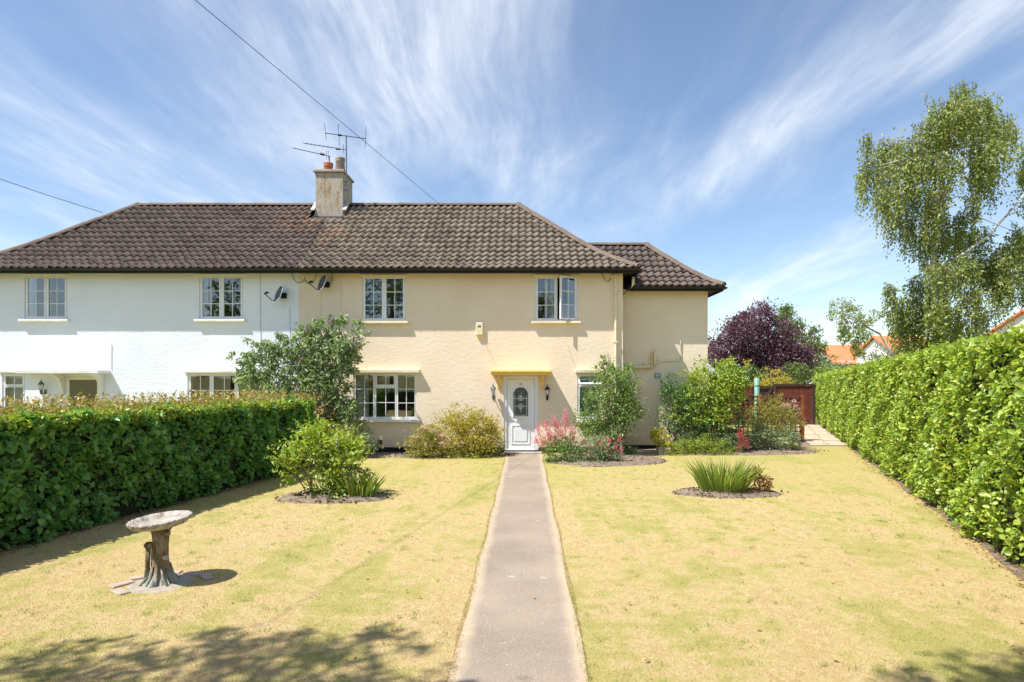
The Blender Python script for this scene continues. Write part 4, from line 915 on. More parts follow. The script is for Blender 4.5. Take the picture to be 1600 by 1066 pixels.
o = MB().tube(catenary((-18.4, 16.6, 9.05), (-13.3, 20.12, 7.28), .1), .009, 5).build('overhead_cable', 'cable'); setp(o, 'short black overhead cable reaching the hip of the brown roof', 'cable')

# ------------------------------------------------------------------ hedges
def hedge(name, label, p0, p1, depth, h0, h1, nleaf, size, mat, side, tip_mat, ntip, tip_h, nparts=300, dens_pow=1.0, low_mat=None):
    """p0 -> p1 along the garden face; side: +1 garden lies to the right of the run, -1 to the left"""
    p0 = np.array([p0[0], p0[1], 0.]); p1 = np.array([p1[0], p1[1], 0.]); d = p1-p0; L = np.linalg.norm(d); d /= L; nrm = np.array([d[1], -d[0], 0.])*side
    t = thing(name, tuple(p0), label, 'hedge')
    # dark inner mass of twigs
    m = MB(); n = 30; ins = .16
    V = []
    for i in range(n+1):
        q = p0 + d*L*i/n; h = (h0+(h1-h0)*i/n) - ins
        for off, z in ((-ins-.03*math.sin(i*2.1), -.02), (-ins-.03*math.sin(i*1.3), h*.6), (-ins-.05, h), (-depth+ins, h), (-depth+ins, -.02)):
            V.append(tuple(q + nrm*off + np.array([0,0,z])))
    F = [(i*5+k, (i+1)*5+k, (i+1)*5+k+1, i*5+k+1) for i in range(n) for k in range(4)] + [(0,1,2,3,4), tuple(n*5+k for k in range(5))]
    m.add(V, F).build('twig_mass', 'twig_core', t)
    def sample(k, top_share=.28):
        s = RNG.random(k)**dens_pow * L; hh = h0+(h1-h0)*s/L; top = RNG.random(k) < top_share; end = RNG.random(k) < .05; back = (~top) & (RNG.random(k) < .12)
        z = RNG.random(k)*(hh-.02); lump = .06*np.sin(s*2.3+z*3.1) + .06*np.sin(s*5.7-z*4.3+1) + .05*np.sin(s*11+z*9) + .03*np.sin(s*19-z*17)
        off = lump - .04 - .16*RNG.random(k)**1.6 - .10*np.clip((.35-z)/.35, 0, 1); dirn = np.tile(nrm, (k,1))
        off = np.where(back, -depth+.12*RNG.random(k), off); dirn[back] *= -1
        offt = -RNG.random(k)*depth; off = np.where(top, offt, off); z = np.where(top, hh + .05*np.sin(s*3.3)+.04*np.sin(s*8.1+offt*6) - .10*RNG.random(k)**1.5, z)
        dirn[top] = [0,0,1]
        e = end & ~top; off = np.where(e, -RNG.random(k)*depth, off); s2 = np.where(e, L + .02 - .1*RNG.random(k), s); dirn[e] = d
        return p0 + d*s2[:, None] + nrm*off[:, None] + np.stack([0*z, 0*z, z], 1), dirn, s2
    P, D, s = sample(nleaf)
    A = rdir(nleaf)*.8 + D*.45 + np.array([0,0,-.15]); Nn = D*.55 + rdir(nleaf)*.62 + np.array([0,0,.62])
    sz = size*(.45+.85*RNG.random(nleaf)**1.4)
    gapn = np.sin(s*4.1+P[:,2]*6.3)+np.sin(s*9.7-P[:,2]*7.9+2)+np.sin(s*15.1+P[:,2]*13.+4); kp = (gapn > -1.2) | (RNG.random(nleaf) < .4) | (D[:,2] > .5)
    P, D, s, A, Nn, sz = P[kp], D[kp], s[kp], A[kp], Nn[kp], sz[kp]; nleaf = len(P)
    kd = max(40, nleaf//130); ii = RNG.integers(0, nleaf, kd); leaves('dead_leaves', 'leaf_dead', t, P[ii]+D[ii]*.03, rdir(kd)+[0,0,-.5], D[ii]+rdir(kd)*.5, sz[ii]*.8, .6, .2)
    # the leaves that show largest are pieces of their own, the rest is one mass
    dist = np.linalg.norm(P-np.array([0,0,CAMZ]), axis=1); px = 822+P[:,0]/np.maximum(P[:,1],.1)*1000; py = 588-(P[:,2]-CAMZ)/np.maximum(P[:,1],.1)*1000
    vis = (P[:,1] > 3) & (px > 0) & (px < 1600) & (py < 1066) & ((P-p0) @ nrm > -.08)
    sc = np.where(vis, sz/dist, 0); idx = np.argsort(-sc)[:nparts]; keep = np.ones(nleaf, bool); keep[idx] = False
    leaves('foliage', mat, t, P[keep], A[keep], Nn[keep], sz[keep], .68, .14, 'ovate')
    V, Fq, k = leaf_arrays(np.zeros((1,3)), np.array([[0,1.,0]]), np.array([[0,0,1.]]), np.ones(1), .68, .14, 'ovate')
    lm = np_mesh('leaf', V, Fq, np.zeros(len(V))); lm.materials.append(M[mat]); base = WLOC[t.name]
    for i in idx:
        a = Vector(A[i]).normalized(); sd = a.cross(Vector(Nn[i])).normalized(); nn = sd.cross(a); q = Vector(P[i])-base; z_ = sz[i]
        o = bpy.data.objects.new('leaf', lm); COL.objects.link(o); o.parent = t
        o.matrix_local = Matrix(((sd.x*z_, a.x*z_, nn.x*z_, q.x), (sd.y*z_, a.y*z_, nn.y*z_, q.y), (sd.z*z_, a.z*z_, nn.z*z_, q.z), (0,0,0,1)))
    if low_mat:
        k = 16000; sl = RNG.random(k)*L; of = .06-RNG.random(k)*depth; P = p0+d*sl[:,None]+nrm*of[:,None]; P[:,2] = h0+(h1-h0)*sl/L-.10+.17*RNG.random(k)
        leaves('top_foliage', low_mat, t, P, rdir(k)+[0,0,.3], rdir(k)*.6+[0,0,.8], size*.75*(.6+.7*RNG.random(k)), .62, .14)  # younger lime leaves; the sunlit look of the top is put into their colour
    # young shoots standing out of the clipped top
    if ntip:
        ns = ntip//9; s0 = RNG.random(ns)*L; of = -RNG.random(ns)*depth; hh = h0+(h1-h0)*s0/L; ht = tip_h*(.25+.75*RNG.random(ns)**1.5); lean = rdir(ns)*[.35,.35,0]
        B0 = p0 + d*s0[:,None] + nrm*of[:,None]; B0[:,2] = hh-.08
        P = []; 
        for j in range(9):
            f = (j+.5)/9; P.append(B0 + np.stack([lean[:,0]*ht*f, lean[:,1]*ht*f, (ht+.08)*f], 1))
        P = np.concatenate(P); k = len(P)
        leaves('young_shoots', tip_mat, t, P, rdir(k)+[0,0,.5], rdir(k)+[0,0,.6], size*.62*(.6+.6*RNG.random(k)), .5, .15)
        tw = MB()
        leaves('shoot_stems', 'bark', t, B0, np.stack([lean[:,0], lean[:,1], np.ones(ns)], 1), rdir(ns), ht+.08, .02, 0, 'blade')
    return t
def lhx(y): return -6.35 + .183*(y-7.7)
hedge('clipped_hedge', 'dark green clipped hedge with orange young shoots on top, left of the bird bath', (lhx(2.6), 2.6), (lhx(15.1), 15.1), 1.0, 1.62, 1.52, 52000, .100, 'leaf_hedge_dark', 1, 'leaf_hedge_tip', 19000, .34, low_mat='leaf_lime')
hedge('clipped_hedge', 'tall bright green sunlit hedge along the flagstone side path', (hx(3.0), 3.0), (hx(30), 30), 1.1, 2.70, 2.12, 130000, .080, 'leaf_hedge_bright', -1, 'leaf_hedge_bright', 7000, .16, dens_pow=1.35)

# bare earth and litter under the hedges
for nm, fx, sd_, ya, yb, lab in (('hedge_soil', lhx, 1, 2.6, 15.3, 'strip of dry earth and leaf litter under the left hedge'), ('hedge_soil', hx, -1, 3., 30., 'strip of dry earth and leaf litter under the right hedge')):
    m = MB(); n = 60; yy_ = [ya+(yb-ya)*i/n for i in range(n+1)]; ed_ = [fx(q)+sd_*(-.02+random.uniform(-.05,.06)) for q in yy_]; bk = [fx(q)-sd_*.9 for q in yy_]
    m.add([(a, q, .004) for a, q in zip(ed_, yy_)]+[(a, q, .004) for a, q in zip(bk, yy_)], [(i, i+1, n+2+i, n+1+i) for i in range(n)]); o = setp(m.build(nm, 'soil'), lab, None, None, 'structure')
    k = 2200; yq = ya*(yb/ya)**RNG.random(k); xq = np.array([fx(q) for q in yq])+sd_*(.10-.45*RNG.random(k)+.16*RNG.random(k)**3)
    leaves('leaf_litter', 'leaf_dead', o, np.stack([xq, yq, np.full(k, .012)], 1), rdir(k)*[1,1,.2], rdir(k)*.4+[0,0,1], .025+.04*RNG.random(k), .6, .2)

# ------------------------------------------------------------------ bird bath
bx, by = -3.78, 6.62
t = thing('bird_bath', (bx, by, 0), 'weathered stone bird bath shaped like a tree stump with tilted shallow bowl', 'bird bath')
def stump(a, i, r, z):
    root = max(0, 1-z/.16); return 1 + (.20+.34*root**1.3)*(.5*math.sin(7*a+z*4)+.35*math.sin(11*a-z*7+1)) + .07*math.sin(3*a+z*9) + .04*math.sin(17*a+z*20)
prof = [(.175,0),(.165,.02),(.145,.05),(.122,.09),(.104,.14),(.094,.20),(.088,.28),(.085,.36),(.084,.44),(.086,.52),(.092,.58),(.105,.63),(.125,.66),(.10,.67)]
prof = [(r_*(.88 if z_ > .1 else .95), z_) for r_, z_ in prof]
m = MB(); m.lathe(prof, 56, (bx, by, 0), stump); ped = m.build('pedestal', 'carved_stone', t, smooth=True)
def knot(x, y_, z, r, sq=(1,1,1)):
    m = MB(); m.lathe([(r*.05,-r),(r*.6,-r*.8),(r*.95,-r*.3),(r,0),(r*.9,r*.5),(r*.5,r*.88),(r*.05,r)], 12, (x, y_, z), lambda a, i, r_, z_: 1+.10*math.sin(3*a+i)); return m
knot(bx-.105, by-.045, .46, .046).build('knot', 'carved_stone', ped, smooth=True); knot(bx+.088, by-.05, .32, .034).build('snail', 'bowl_stone', ped, smooth=True); knot(bx+.092, by-.03, .60, .036).build('knot', 'carved_stone', ped, smooth=True)
MB().tube([(bx-.125,by-.05,.02),(bx-.115,by-.055,.2),(bx-.108,by-.05,.44)], [.036,.024,.028], 8).build('root', 'carved_stone', ped, smooth=True)
for g in range(11):
    a = g*.57+.2; rr = .185+.025*math.sin(g*2.3)
    MB().tube([(bx+.09*math.cos(a), by+.09*math.sin(a), .20+.03*math.sin(g)), (bx+.125*math.cos(a+.08), by+.125*math.sin(a+.08), .09), (bx+rr*math.cos(a+.2), by+rr*math.sin(a+.2), .012)], [.014,.018,.012], 6).build('root', 'carved_stone', ped, smooth=True)
bowl = [(.10,-.055),(.20,-.042),(.29,-.012),(.338,.028),(.352,.058),(.350,.078),(.340,.086),(.322,.084),(.298,.045),(.20,.004),(.0,-.004)]
tilt = Matrix.Translation((bx, by, .705)) @ Matrix.Rotation(R(-5), 4, 'Y') @ Matrix.Rotation(R(3), 4, 'X') @ Matrix.Diagonal((.9, .9, .85, 1))
m = MB(); m.lathe(bowl, 72, (0,0,0), lambda a, i, r, z: 1 + (.022*math.sin(9*a+i*.9)+.016*math.sin(23*a-i*1.4))*(1 if 2 <= i <= 7 else .2)); m.v = [tuple(tilt @ Vector(q)) for q in m.v]
bo = m.build('bowl', 'bowl_stone', t, smooth=True)
for k in range(40):   # feather-like ridges carved round the outside of the rim
    a = k*2*math.pi/40 + random.uniform(-.05,.05); pts = []
    for f in range(4):
        g = a + f*.09; r = (.285+.024*f); pts.append(tilt @ Vector((r*math.cos(g), r*math.sin(g), -.004+.028*f)))
    MB().tube(pts, [.006,.013,.013,.006], 5).build('ridge', 'bowl_stone', bo, smooth=True)
t.scale = (.93, .93, .87)
pad = setp(thing('brick_pad', (bx, by, 0), 'broken ring of pale bricks set in the lawn under the bird bath', 'bricks'))
for k, (dx, dy, a) in enumerate(((-.37,-.05,60), (-.31,.18,32), (-.09,.35,6), (.17,.33,-12), (.38,.20,-48), (-.25,-.27,-32))):
    mt = Matrix.Translation((bx+dx, by+dy, 0)) @ Matrix.Rotation(R(a), 4, 'Z') @ Matrix.Rotation(random.gauss(0,.04), 4, 'X')
    MB().box(-.11, .11, -.052, .052, -.05, .012+random.uniform(-.006,.008), mt).build('brick', 'pale_brick', pad, bevel=.008)
m = MB(); m.lathe([(0,.008),(.16,.010),(.26,.006),(.33,-.008)], 24, (bx, by, 0), lambda a, i, r, z: 1+.06*math.sin(5*a)); m.build('sand', 'edging_stone', pad, smooth=True)

# ------------------------------------------------------------------ plants in front of the houses
def C(px, py, Y, r, ry=None, rz=None):
    q = at(px, py, Y); r = r*Y/1000; return (q.x, q.y, q.z, r, (ry if ry else r), (rz*Y/1000 if rz else r))
Y0 = 16.9
bl = [C(500,530,Y0,30), C(540,535,Y0,24), C(520,560,Y0,36), C(470,565,Y0,34), C(440,560,Y0-.2,24), C(405,575,Y0-.4,24), C(415,545,Y0-.3,15), C(385,590,Y0-.4,22), C(500,600,Y0,40), C(460,610,Y0-.2,34), C(530,605,Y0,28), C(430,605,Y0-.4,28), C(540,640,Y0,26), C(500,655,Y0,30), C(380,560,Y0-.4,10), C(545,560,Y0,22), C(478,520,Y0,14), C(513,505,Y0,10), C(549,505,Y0,8), C(443,530,Y0-.2,10)]
bud = shrub('buddleia_shrub', (X(510,Y0), Y0, 0), 'large arching grey-green buddleia shrub covering the wall between the two houses', [(c[0],c[1],c[2]-.05,c[3]*.72,c[4]*.7,c[5]*.75) for c in bl], 9000, .135, 'leaf_buddleia', 18, 'grey_stem', .30, 'diamond', .45, .35, .45, stem_r=.02)
shrub('', (X(510,Y0), Y0, 0), '', [C(500,640,Y0-.25,22), C(515,655,Y0-.2,18), C(495,665,Y0-.2,16)], 700, .10, 'leaf_dead', 0, droop=.6, wid=.4, part='dead_leaves', root=bud)
for px, py in ((557,533), (517,500), (497,540), (480,512), (467,560)):
    q = at(px, py, Y0-.25); k = 60; P = np.array(q)+RNG.normal(size=(k,3))*[.03,.03,.02]+np.linspace(-.12,.12,k)[:,None]*np.array([.6,0,.8]); leaves('flower_spike', 'petal_purple', bud, P, rdir(k), rdir(k), np.full(k,.03), .8)
for i in range(170):     # arching wands
    c = bl[i % len(bl)]; s_ = Vector((c[0]+random.uniform(-.4,.4), c[1]+random.uniform(-.2,.2), c[2])); L_ = random.uniform(.45,.95)*(c[3]/.45); dx = random.choice((-1,1))*random.uniform(.2,.8)
    k = 16; f = np.linspace(0, 1, k)[:,None]; P = np.array(s_) + f*np.array([dx*.5, -.15, 1.0])*L_ + (f**2)*np.array([dx*.3, 0, -.45])*L_
    leaves('wand', 'leaf_buddleia', bud, P, rdir(k)*.7+[dx*.5,0,-.6], rdir(k)*.5+[0,-.3,.6], .10+.06*RNG.random(k), .28)
shrub('garden_shrub', (X(575,16.9), 16.9, 0), 'small grey-green bush under the left end of the ground-floor window', [C(570,690,16.9,20), C(582,700,16.9,14), C(555,672,16.9,18), C(545,660,17,20)], 1500, .075, 'leaf_grey', 5, wid=.35)
Y1 = 11.35
sh = shrub('garden_shrub', (X(500,Y1), Y1, .03), 'lime green open shrub growing in the round soil bed on the left lawn', [C(500,700,Y1,44,.45), C(470,705,Y1,30,.35), C(530,700,Y1,34,.4), C(545,715,Y1,26,.35), C(450,720,Y1,18,.25), C(485,680,Y1,20,.3), C(515,735,Y1,36,.4), C(555,735,Y1,22,.3), C(455,745,Y1,12,.2), C(505,675,Y1,12,.2)], 2500, .078, 'leaf_lime', 16, 'grey_stem', .52, 'ovate', .6, .1, stem_r=.013)
LC = [C(500,700,Y1,40,.4), C(465,705,Y1,30,.35), C(535,705,Y1,34,.4), C(450,722,Y1,20,.25), C(485,685,Y1,22,.3), C(550,725,Y1,24,.3), C(455,745,Y1,12,.2)]
sprigs(sh, LC, 75, 'leaf_lime', .075, .18, .42)
shrub('', (X(520,Y1), Y1, .03), '', [C(515,755,Y1,34,.35), C(545,755,Y1,26,.3)], 900, .07, 'leaf_pear', 0, part='shaded_foliage', root=sh)  # low leaves in a darker green: the shrub's shade put into their colour
def blade_clump(name, cx, cy, rx, ry, n, h, label, mat='leaf_blade', lean=.5, w=.035, cat='plant', z=.02):
    t = thing(name, (cx, cy, z), label, cat)
    a = RNG.random(n)*2*math.pi; r = np.sqrt(RNG.random(n)); P = np.stack([cx+rx*r*np.cos(a), cy+ry*r*np.sin(a), np.full(n, z-.01)], 1)
    D = np.stack([np.cos(a)*r, np.sin(a)*r, 0*a], 1)*lean + rdir(n)*.16*[1,1,0]; D[:,2] = 1; L_ = h*(.55+.5*RNG.random(n))
    D = unit(D); Sd = unit(np.cross(D, rdir(n))); L3 = L_[:,None]; wv = (w*(.7+.6*RNG.random(n)))[:,None]*.5
    out = D*[1,1,0]; M1 = P+D*L3*.55; T = P + D*L3 + out*L3*.25 - np.array([0,0,1])*L3*.08*RNG.random((n,1))*2
    V = np.stack([P-Sd*wv*.7, P+Sd*wv*.7, M1+Sd*wv, M1-Sd*wv, T], 1).reshape(-1,3); base = np.array(WLOC[t.name])
    F = np.concatenate([np.array([[0,1,2],[0,2,3],[3,2,4]])+5*i for i in range(n)])
    me = np_mesh('blades', V-base, F, np.repeat(RNG.random(n), 5)); setp(link('blades', me, t, base, mat), kind='stuff'); return t
blade_clump('iris_clump', X(560,11.25), 11.25, .30, .2, 170, .52, 'green blade-leaved clump at the right side of the left round bed', w=.022)
blade_clump('iris_clump', X(1130,11.75), 11.75, .40, .25, 420, .74, 'spiky yellow-green clump in the round bed on the right lawn', w=.020, lean=.5)
shrub('garden_plant', (X(1185,11.7), 11.7, .03), 'small reddish leafy plant beside the spiky clump in the right round bed', [C(1186,752,11.7,14,.16), C(1178,745,11.7,11,.14), C(1193,745,11.7,9,.12)], 260, .085, 'leaf_red', 5, wid=.45, shape='ovate', cat='plant', stem_r=.008)
Y2 = 17.1
gb = shrub('golden_bush', (X(725,Y2), Y2, 0), 'rounded golden yellow bush left of the front door', [C(715,680,Y2,40,.5), C(745,678,Y2,34,.45), C(700,670,Y2,26,.4), C(725,660,Y2,22,.35), C(765,685,Y2,20,.35), C(760,665,Y2,16,.3), C(740,700,Y2,36,.45)], 7500, .062, 'leaf_gold', 10, wid=.5, stem_r=.01)
sprigs(gb, [C(715,680,Y2,38,.45), C(745,678,Y2,32,.4), C(705,668,Y2,24,.4), C(760,672,Y2,18,.3)], 90, 'leaf_gold', .055, .12, .30)
sprigs(gb, [C(715,685,Y2,38,.45), C(745,685,Y2,32,.4), C(765,690,Y2,18,.3)], 40, 'leaf_lime', .055, .10, .22)
shrub('', (X(725,Y2), Y2, 0), '', [C(735,705,Y2,38,.5,16), C(770,702,Y2,14,.35)], 900, .06, 'leaf_pear', 0, part='lower_foliage', root=gb)
sb_ = shrub('spiraea_bush', (X(667,16.9), 16.9, 0), 'low green bush with pink flower heads between the window and the golden bush', [C(662,690,16.9,26,.4), C(680,700,16.9,22,.4), C(650,700,16.9,16,.3), C(675,680,16.9,18,.3)], 3600, .055, 'leaf_spiraea', 8, wid=.5, stem_r=.01)
for px, py in ((662,668), (676,673), (690,680), (650,682), (692,692)):
    q = at(px, py, 16.55); k = 50; leaves('flower_head', 'petal_rose', sb_, np.array(q)+RNG.normal(size=(k,3))*[.05,.05,.022], rdir(k), rdir(k)+[0,0,1], np.full(k,.028), .8)
def flowering(name, loc, label, leafcl, nl, mat, heads, petal, Y, hr=.055, nk=210, size=.062):
    t = shrub(name, loc, label, leafcl, nl, size, mat, 3, wid=.42, cat='flowers', stem_r=.007)
    for px, py in heads:
        q = at(px, py, Y); base = Vector((loc[0]+.7*(q.x-loc[0]), Y+.05, .25)); MB().tube([base, base.lerp(q, .6)+Vector((.01,0,.02)), q], [.006,.005,.004], 4).build('stem', 'leaf_grey', t)
        P = np.array(q)+RNG.normal(size=(nk,3))*[hr*.75,hr*.7,hr*1.5]; leaves('flower_head', petal, t, P, rdir(nk), rdir(nk), np.full(nk,.024)*(.7+.8*RNG.random(nk)), .8)
    return t
Y3 = 16.0
flowering('valerian', (X(875,Y3), Y3, 0), 'tall pink valerian flowers right of the front door', [C(868,710,Y3,22,.35), C(890,712,Y3,22,.35), C(880,695,Y3,18,.3), C(860,700,Y3,14,.25)], 2600, 'leaf_pear', [(841,672),(848,690),(853,665),(858,678),(866,660),(872,668),(868,682),(884,650),(884,664),(878,676),(893,672),(860,690),(838,688),(895,682)], 'petal_pink', Y3-.1)
flowering('valerian', (X(930,Y3), Y3, 0), 'low clump of small red flowers on grey-green stems below the tall upright shrub', [C(915,712,Y3,24,.35), C(940,714,Y3,22,.35), C(958,710,Y3,14,.3), C(930,700,Y3,22,.3), C(900,722,Y3-.2,14,.3), C(940,724,Y3-.2,16,.3)], 3000, 'leaf_grey', [(912,690),(935,692),(942,698),(952,690),(968,685),(950,708),(962,700),(925,700),(970,704)], 'petal_red', Y3-.2, .035, 90)
Y4 = 17.2
pt = shrub('upright_shrub', (X(955,Y4), Y4, 0), 'tall upright leafy shrub hiding part of the small window', [C(955,600,Y4,30,.4), C(950,640,Y4,36,.45), C(975,640,Y4,28,.4), C(930,660,Y4,26,.4), C(960,675,Y4,34,.4), C(985,605,Y4,14,.3,24), C(940,585,Y4,8,.15,22), C(958,578,Y4,8,.15,16), C(982,580,Y4,8,.15,18), C(990,640,Y4,14,.3), C(918,668,Y4,14,.3), C(968,655,Y4,30,.4), C(945,615,Y4,24,.3)], 8000, .066, 'leaf_pear', 12, 'bark', .55, 'diamond', .4, .3, stem_r=.016)
MB().tube([(X(970,Y4),Y4-.2,-.03),(X(969,Y4),Y4-.15,.4),(X(962,Y4),Y4+.05,1.1)], [.035,.03,.02], 7).build('trunk', 'birch_bark', pt)
sprigs(pt, [C(955,600,Y4,26,.35), C(950,640,Y4,34,.4), C(975,640,Y4,26,.35), C(930,655,Y4,24,.35), C(985,605,Y4,12,.25), C(940,600,Y4,12,.2), C(958,590,Y4,12,.2)], 110, 'leaf_pear', .062, .25, .6)
blade_clump('lavender_clump', X(985,17.3), 17.3, .14, .12, 120, .32, 'small blue-grey plant at the corner of the extension', 'leaf_grey', .5, .012)
# border beside the extension
Y5 = 17.95
shrub('dark_shrub', (X(1062,Y5+.1), Y5+.1, 0), 'dark thin-leaved shrub against the extension wall', [C(1058,625,Y5,22,.3), C(1045,640,Y5,20,.3), C(1050,600,Y5,16,.25), C(1075,630,Y5,30,.4), C(1060,660,Y5,28,.4), C(1085,660,Y5,34,.4), C(1042,610,Y5,12,.2), C(1110,670,Y5,30,.4), C(1140,665,Y5,26,.4), C(1095,640,Y5+.1,40,.3), C(1130,645,Y5+.1,34,.3)], 9000, .06, 'leaf_dark', 14, wid=.5, stem_r=.014)
lsh = shrub('lime_shrub', (X(1110,Y5), Y5, 0), 'big rounded lime green shrub beside the extension corner', [C(1098,590,Y5,22,.35), C(1140,585,Y5,20,.35), C(1118,605,Y5,30,.4), C(1085,610,Y5,22,.35), C(1075,630,Y5,20,.3), C(1140,610,Y5,24,.35), C(1120,630,Y5,26,.35), C(1060,648,Y5-.2,16,.25), C(1150,622,Y5,12,.25), C(1090,645,Y5-.2,18,.25), C(1125,650,Y5-.15,20,.2)], 4600, .09, 'leaf_lime', 10, wid=.5, stem_r=.02)
sprigs(lsh, [C(1098,595,Y5,22,.3), C(1140,590,Y5,20,.3), C(1118,608,Y5,30,.35), C(1080,625,Y5,22,.3), C(1145,612,Y5,18,.3)], 60, 'leaf_lime', .085, .15, .35)
ggs = shrub('golden_green_shrub', (X(1205,18.9), 18.9, 0), 'yellow-green twiggy shrub in front of the brown trellis', [C(1200,645,18.9,26,.4), C(1225,660,18.9,24,.4), C(1185,650,18.9,18,.35), C(1215,630,18.9,14,.3), C(1238,672,18.9,14,.3), C(1200,672,18.9,30,.4)], 6000, .05, 'leaf_spiraea', 10, wid=.4, stem_r=.012)
sprigs(ggs, [C(1200,650,18.9,28,.4), C(1225,662,18.9,24,.4), C(1190,655,18.9,20,.35)], 70, 'leaf_spiraea', .05, .15, .4)
shrub('leafy_shrub', (X(1195,18.3), 18.3, 0), 'dense mid-green bush at the lawn edge below the trellis', [C(1190,682,18.3,22,.35), C(1222,682,18.3,20,.35), C(1165,682,18.3,18,.35), C(1240,688,18.3,12,.3), C(1145,685,18.3,16,.3)], 3000, .06, 'leaf_grey', 6, wid=.5)
shrub('yellow_shrub', (X(1034,17.75), 17.75, 0), 'small bright yellow bush over a stone block by the extension', [C(1033,685,17.7,13,.22), C(1025,678,17.8,9,.2), C(1042,692,17.6,9,.18)], 1300, .055, 'leaf_yellow', 4, wid=.6)
t = thing('stone_block', (X(1040,17.45), 17.45, 0), 'pale stone block below the small yellow bush', 'stone')
B('block', 'edging_stone', t, (X(1028,17.45), X(1037,17.45), 17.4, 17.6, -.02, .20), (X(1037.4,17.45), X(1047,17.45), 17.38, 17.58, -.02, .18), bevel=.02)
gc = shrub('ground_cover', (X(1090,17.5), 17.5, 0), 'feathery light green ground cover along the lawn edge', [C(1052,702,17.4,12,.25,12), C(1070,700,17.5,14,.25,16), C(1090,698,17.5,16,.3,18), C(1112,699,17.5,14,.28,16), C(1130,700,17.5,14,.25,14), C(1145,702,17.5,10,.2,10), C(1100,688,17.7,14,.2,12)], 4200, .05, 'leaf_lime', 0, wid=.25, cat='plant')
shrub('', (X(1090,17.5), 17.5, 0), '', [C(1085,684,17.7,16,.2,12), C(1125,686,17.7,16,.2,12), C(1060,690,17.6,10,.2,10)], 1800, .05, 'leaf_grey', 0, wid=.3, part='grey_foliage', root=gc)
flowering('valerian', (X(1157,17.7), 17.7, 0), 'crimson flower spikes at the lawn edge in front of the mixed shrubs', [C(1155,692,17.7,12,.2)], 350, 'leaf_grey', [(1155,678),(1158,684),(1160,676),(1155,698),(1167,694),(1162,688)], 'petal_red', 17.5, .05, 110)
t = thing('stone_edging', (X(940,16.75), 16.75, 0), 'row of pale edging stones along the flower bed right of the door', 'edging')
ed = [(905,729),(925,729.5),(945,729),(962,726),(978,722),(992,718),(1008,715.5),(1022,714)]
for (a, c), (e, f) in zip(ed, ed[1:]):
    g0 = at(a, c, CAMZ*1000/(c-588)); g1 = at(e, f, CAMZ*1000/(f-588)); dv = (g1-g0); ang = math.atan2(dv.y, dv.x); L_ = dv.length
    mt = Matrix.Translation((g0.x, g0.y, 0)) @ Matrix.Rotation(ang, 4, 'Z'); MB().box(.02, L_*random.uniform(.7,.95), -.035, .03, -.03, .012+random.uniform(0,.018), mt @ Matrix.Rotation(random.gauss(0,.08), 4, 'Z')).build('edging_stone', 'mulch', t, bevel=.01)

# ------------------------------------------------------------------ fence, trellis, gate, post
YF_ = 28.0
t = thing('timber_fence', (X(1240,YF_), YF_, 0), 'red-brown vertical board fence with dark top rail beside the hedge', 'fence')
xa, xb = X(1213,YF_), X(1268,YF_); zt = Z(601,YF_)
nb = 13
for k in range(nb): w_ = (xb-xa)/nb; B('board', 'brown_wood', t, (xa+k*w_+.004, xa+(k+1)*w_-.004, YF_, YF_+.02+.006*(k%2), .05, zt-.05))
B('top_rail', 'dark_wood', t, (xa-.05, xb+.05, YF_-.05, YF_+.06, zt-.045, zt+.03)); 
for xq in (xa-.08, xb+.1): B('post', 'dark_wood', t, (xq-.06, xq+.06, YF_-.04, YF_+.09, -.1, zt+.02))
t = thing('timber_gate', (X(1192,YF_), YF_-.02, 0), 'dark brown wooden gate with diagonal brace beside the red-brown fence', 'gate')
xa, xb = X(1175,YF_), X(1209,YF_); nb = 8
for k in range(nb): w_ = (xb-xa)/nb; B('board', 'dark_wood', t, (xa+k*w_+.004, xa+(k+1)*w_-.004, YF_+.02, YF_+.045, .06, zt-.06))
B('rail', 'dark_wood', t, (xa, xb, YF_-.03, YF_+.018, zt-.18, zt-.07)); B('rail', 'dark_wood', t, (xa, xb, YF_-.03, YF_+.018, .3, .42))
MB().prism([(xa+.1,YF_-.028,.43),(xa+.24,YF_-.028,.43),(xb-.04,YF_-.028,zt-.19),(xb-.18,YF_-.028,zt-.19)], None, (0,.044,0)).build('brace', 'dark_wood', t)
t = thing('timber_fence', (X(1165,YF_), YF_, 0), 'short red-brown board fence panel left of the gate, behind the lime shrub', 'fence')
xa, xb = X(1120,YF_), X(1171,YF_)
for k in range(11): w_ = (xb-xa)/11; B('board', 'brown_wood', t, (xa+k*w_+.004, xa+(k+1)*w_-.004, YF_, YF_+.02+.006*(k%2), .05, zt-.05))
B('post', 'brown_wood', t, (xb, xb+.13, YF_-.04, YF_+.09, -.1, zt+.03)); B('top_rail', 'dark_wood', t, (xa, xb-.005, YF_-.05, YF_+.06, zt-.045, zt+.02))
YT = 21.0
t = thing('trellis_panel', (X(1205,YT), YT, 0), 'red-brown square trellis panel with posts at the entrance of the side path', 'trellis')
xa, xb = X(1150,YT), X(1251,YT); zt2 = Z(620,YT)
B('top_rail', 'brown_wood', t, (xa, xb, YT-.04, YT+.04, zt2-.03, zt2+.03))
for k in range(14): xq = xa+.08+(xb-xa-.1)*k/13; B('slat', 'brown_wood', t, (xq-.022, xq+.022, YT-.018, YT-.001, .1, zt2-.031))
for k in range(9): zq = .18+k*.145; B('slat', 'brown_wood', t, (xa, xb, YT+.001, YT+.018, zq-.022, zq+.022))
for xq in (xb+.055, X(1186,YT)): B('post', 'orange_wood', t, (xq-.05, xq+.05, YT-.05, YT+.05, -.2, zt2+.05), bevel=.006)
t = thing('climbing_rose', (X(1240,20.7), 20.7, 0), 'pale pink rose flowers against the trellis panel', 'flowers')
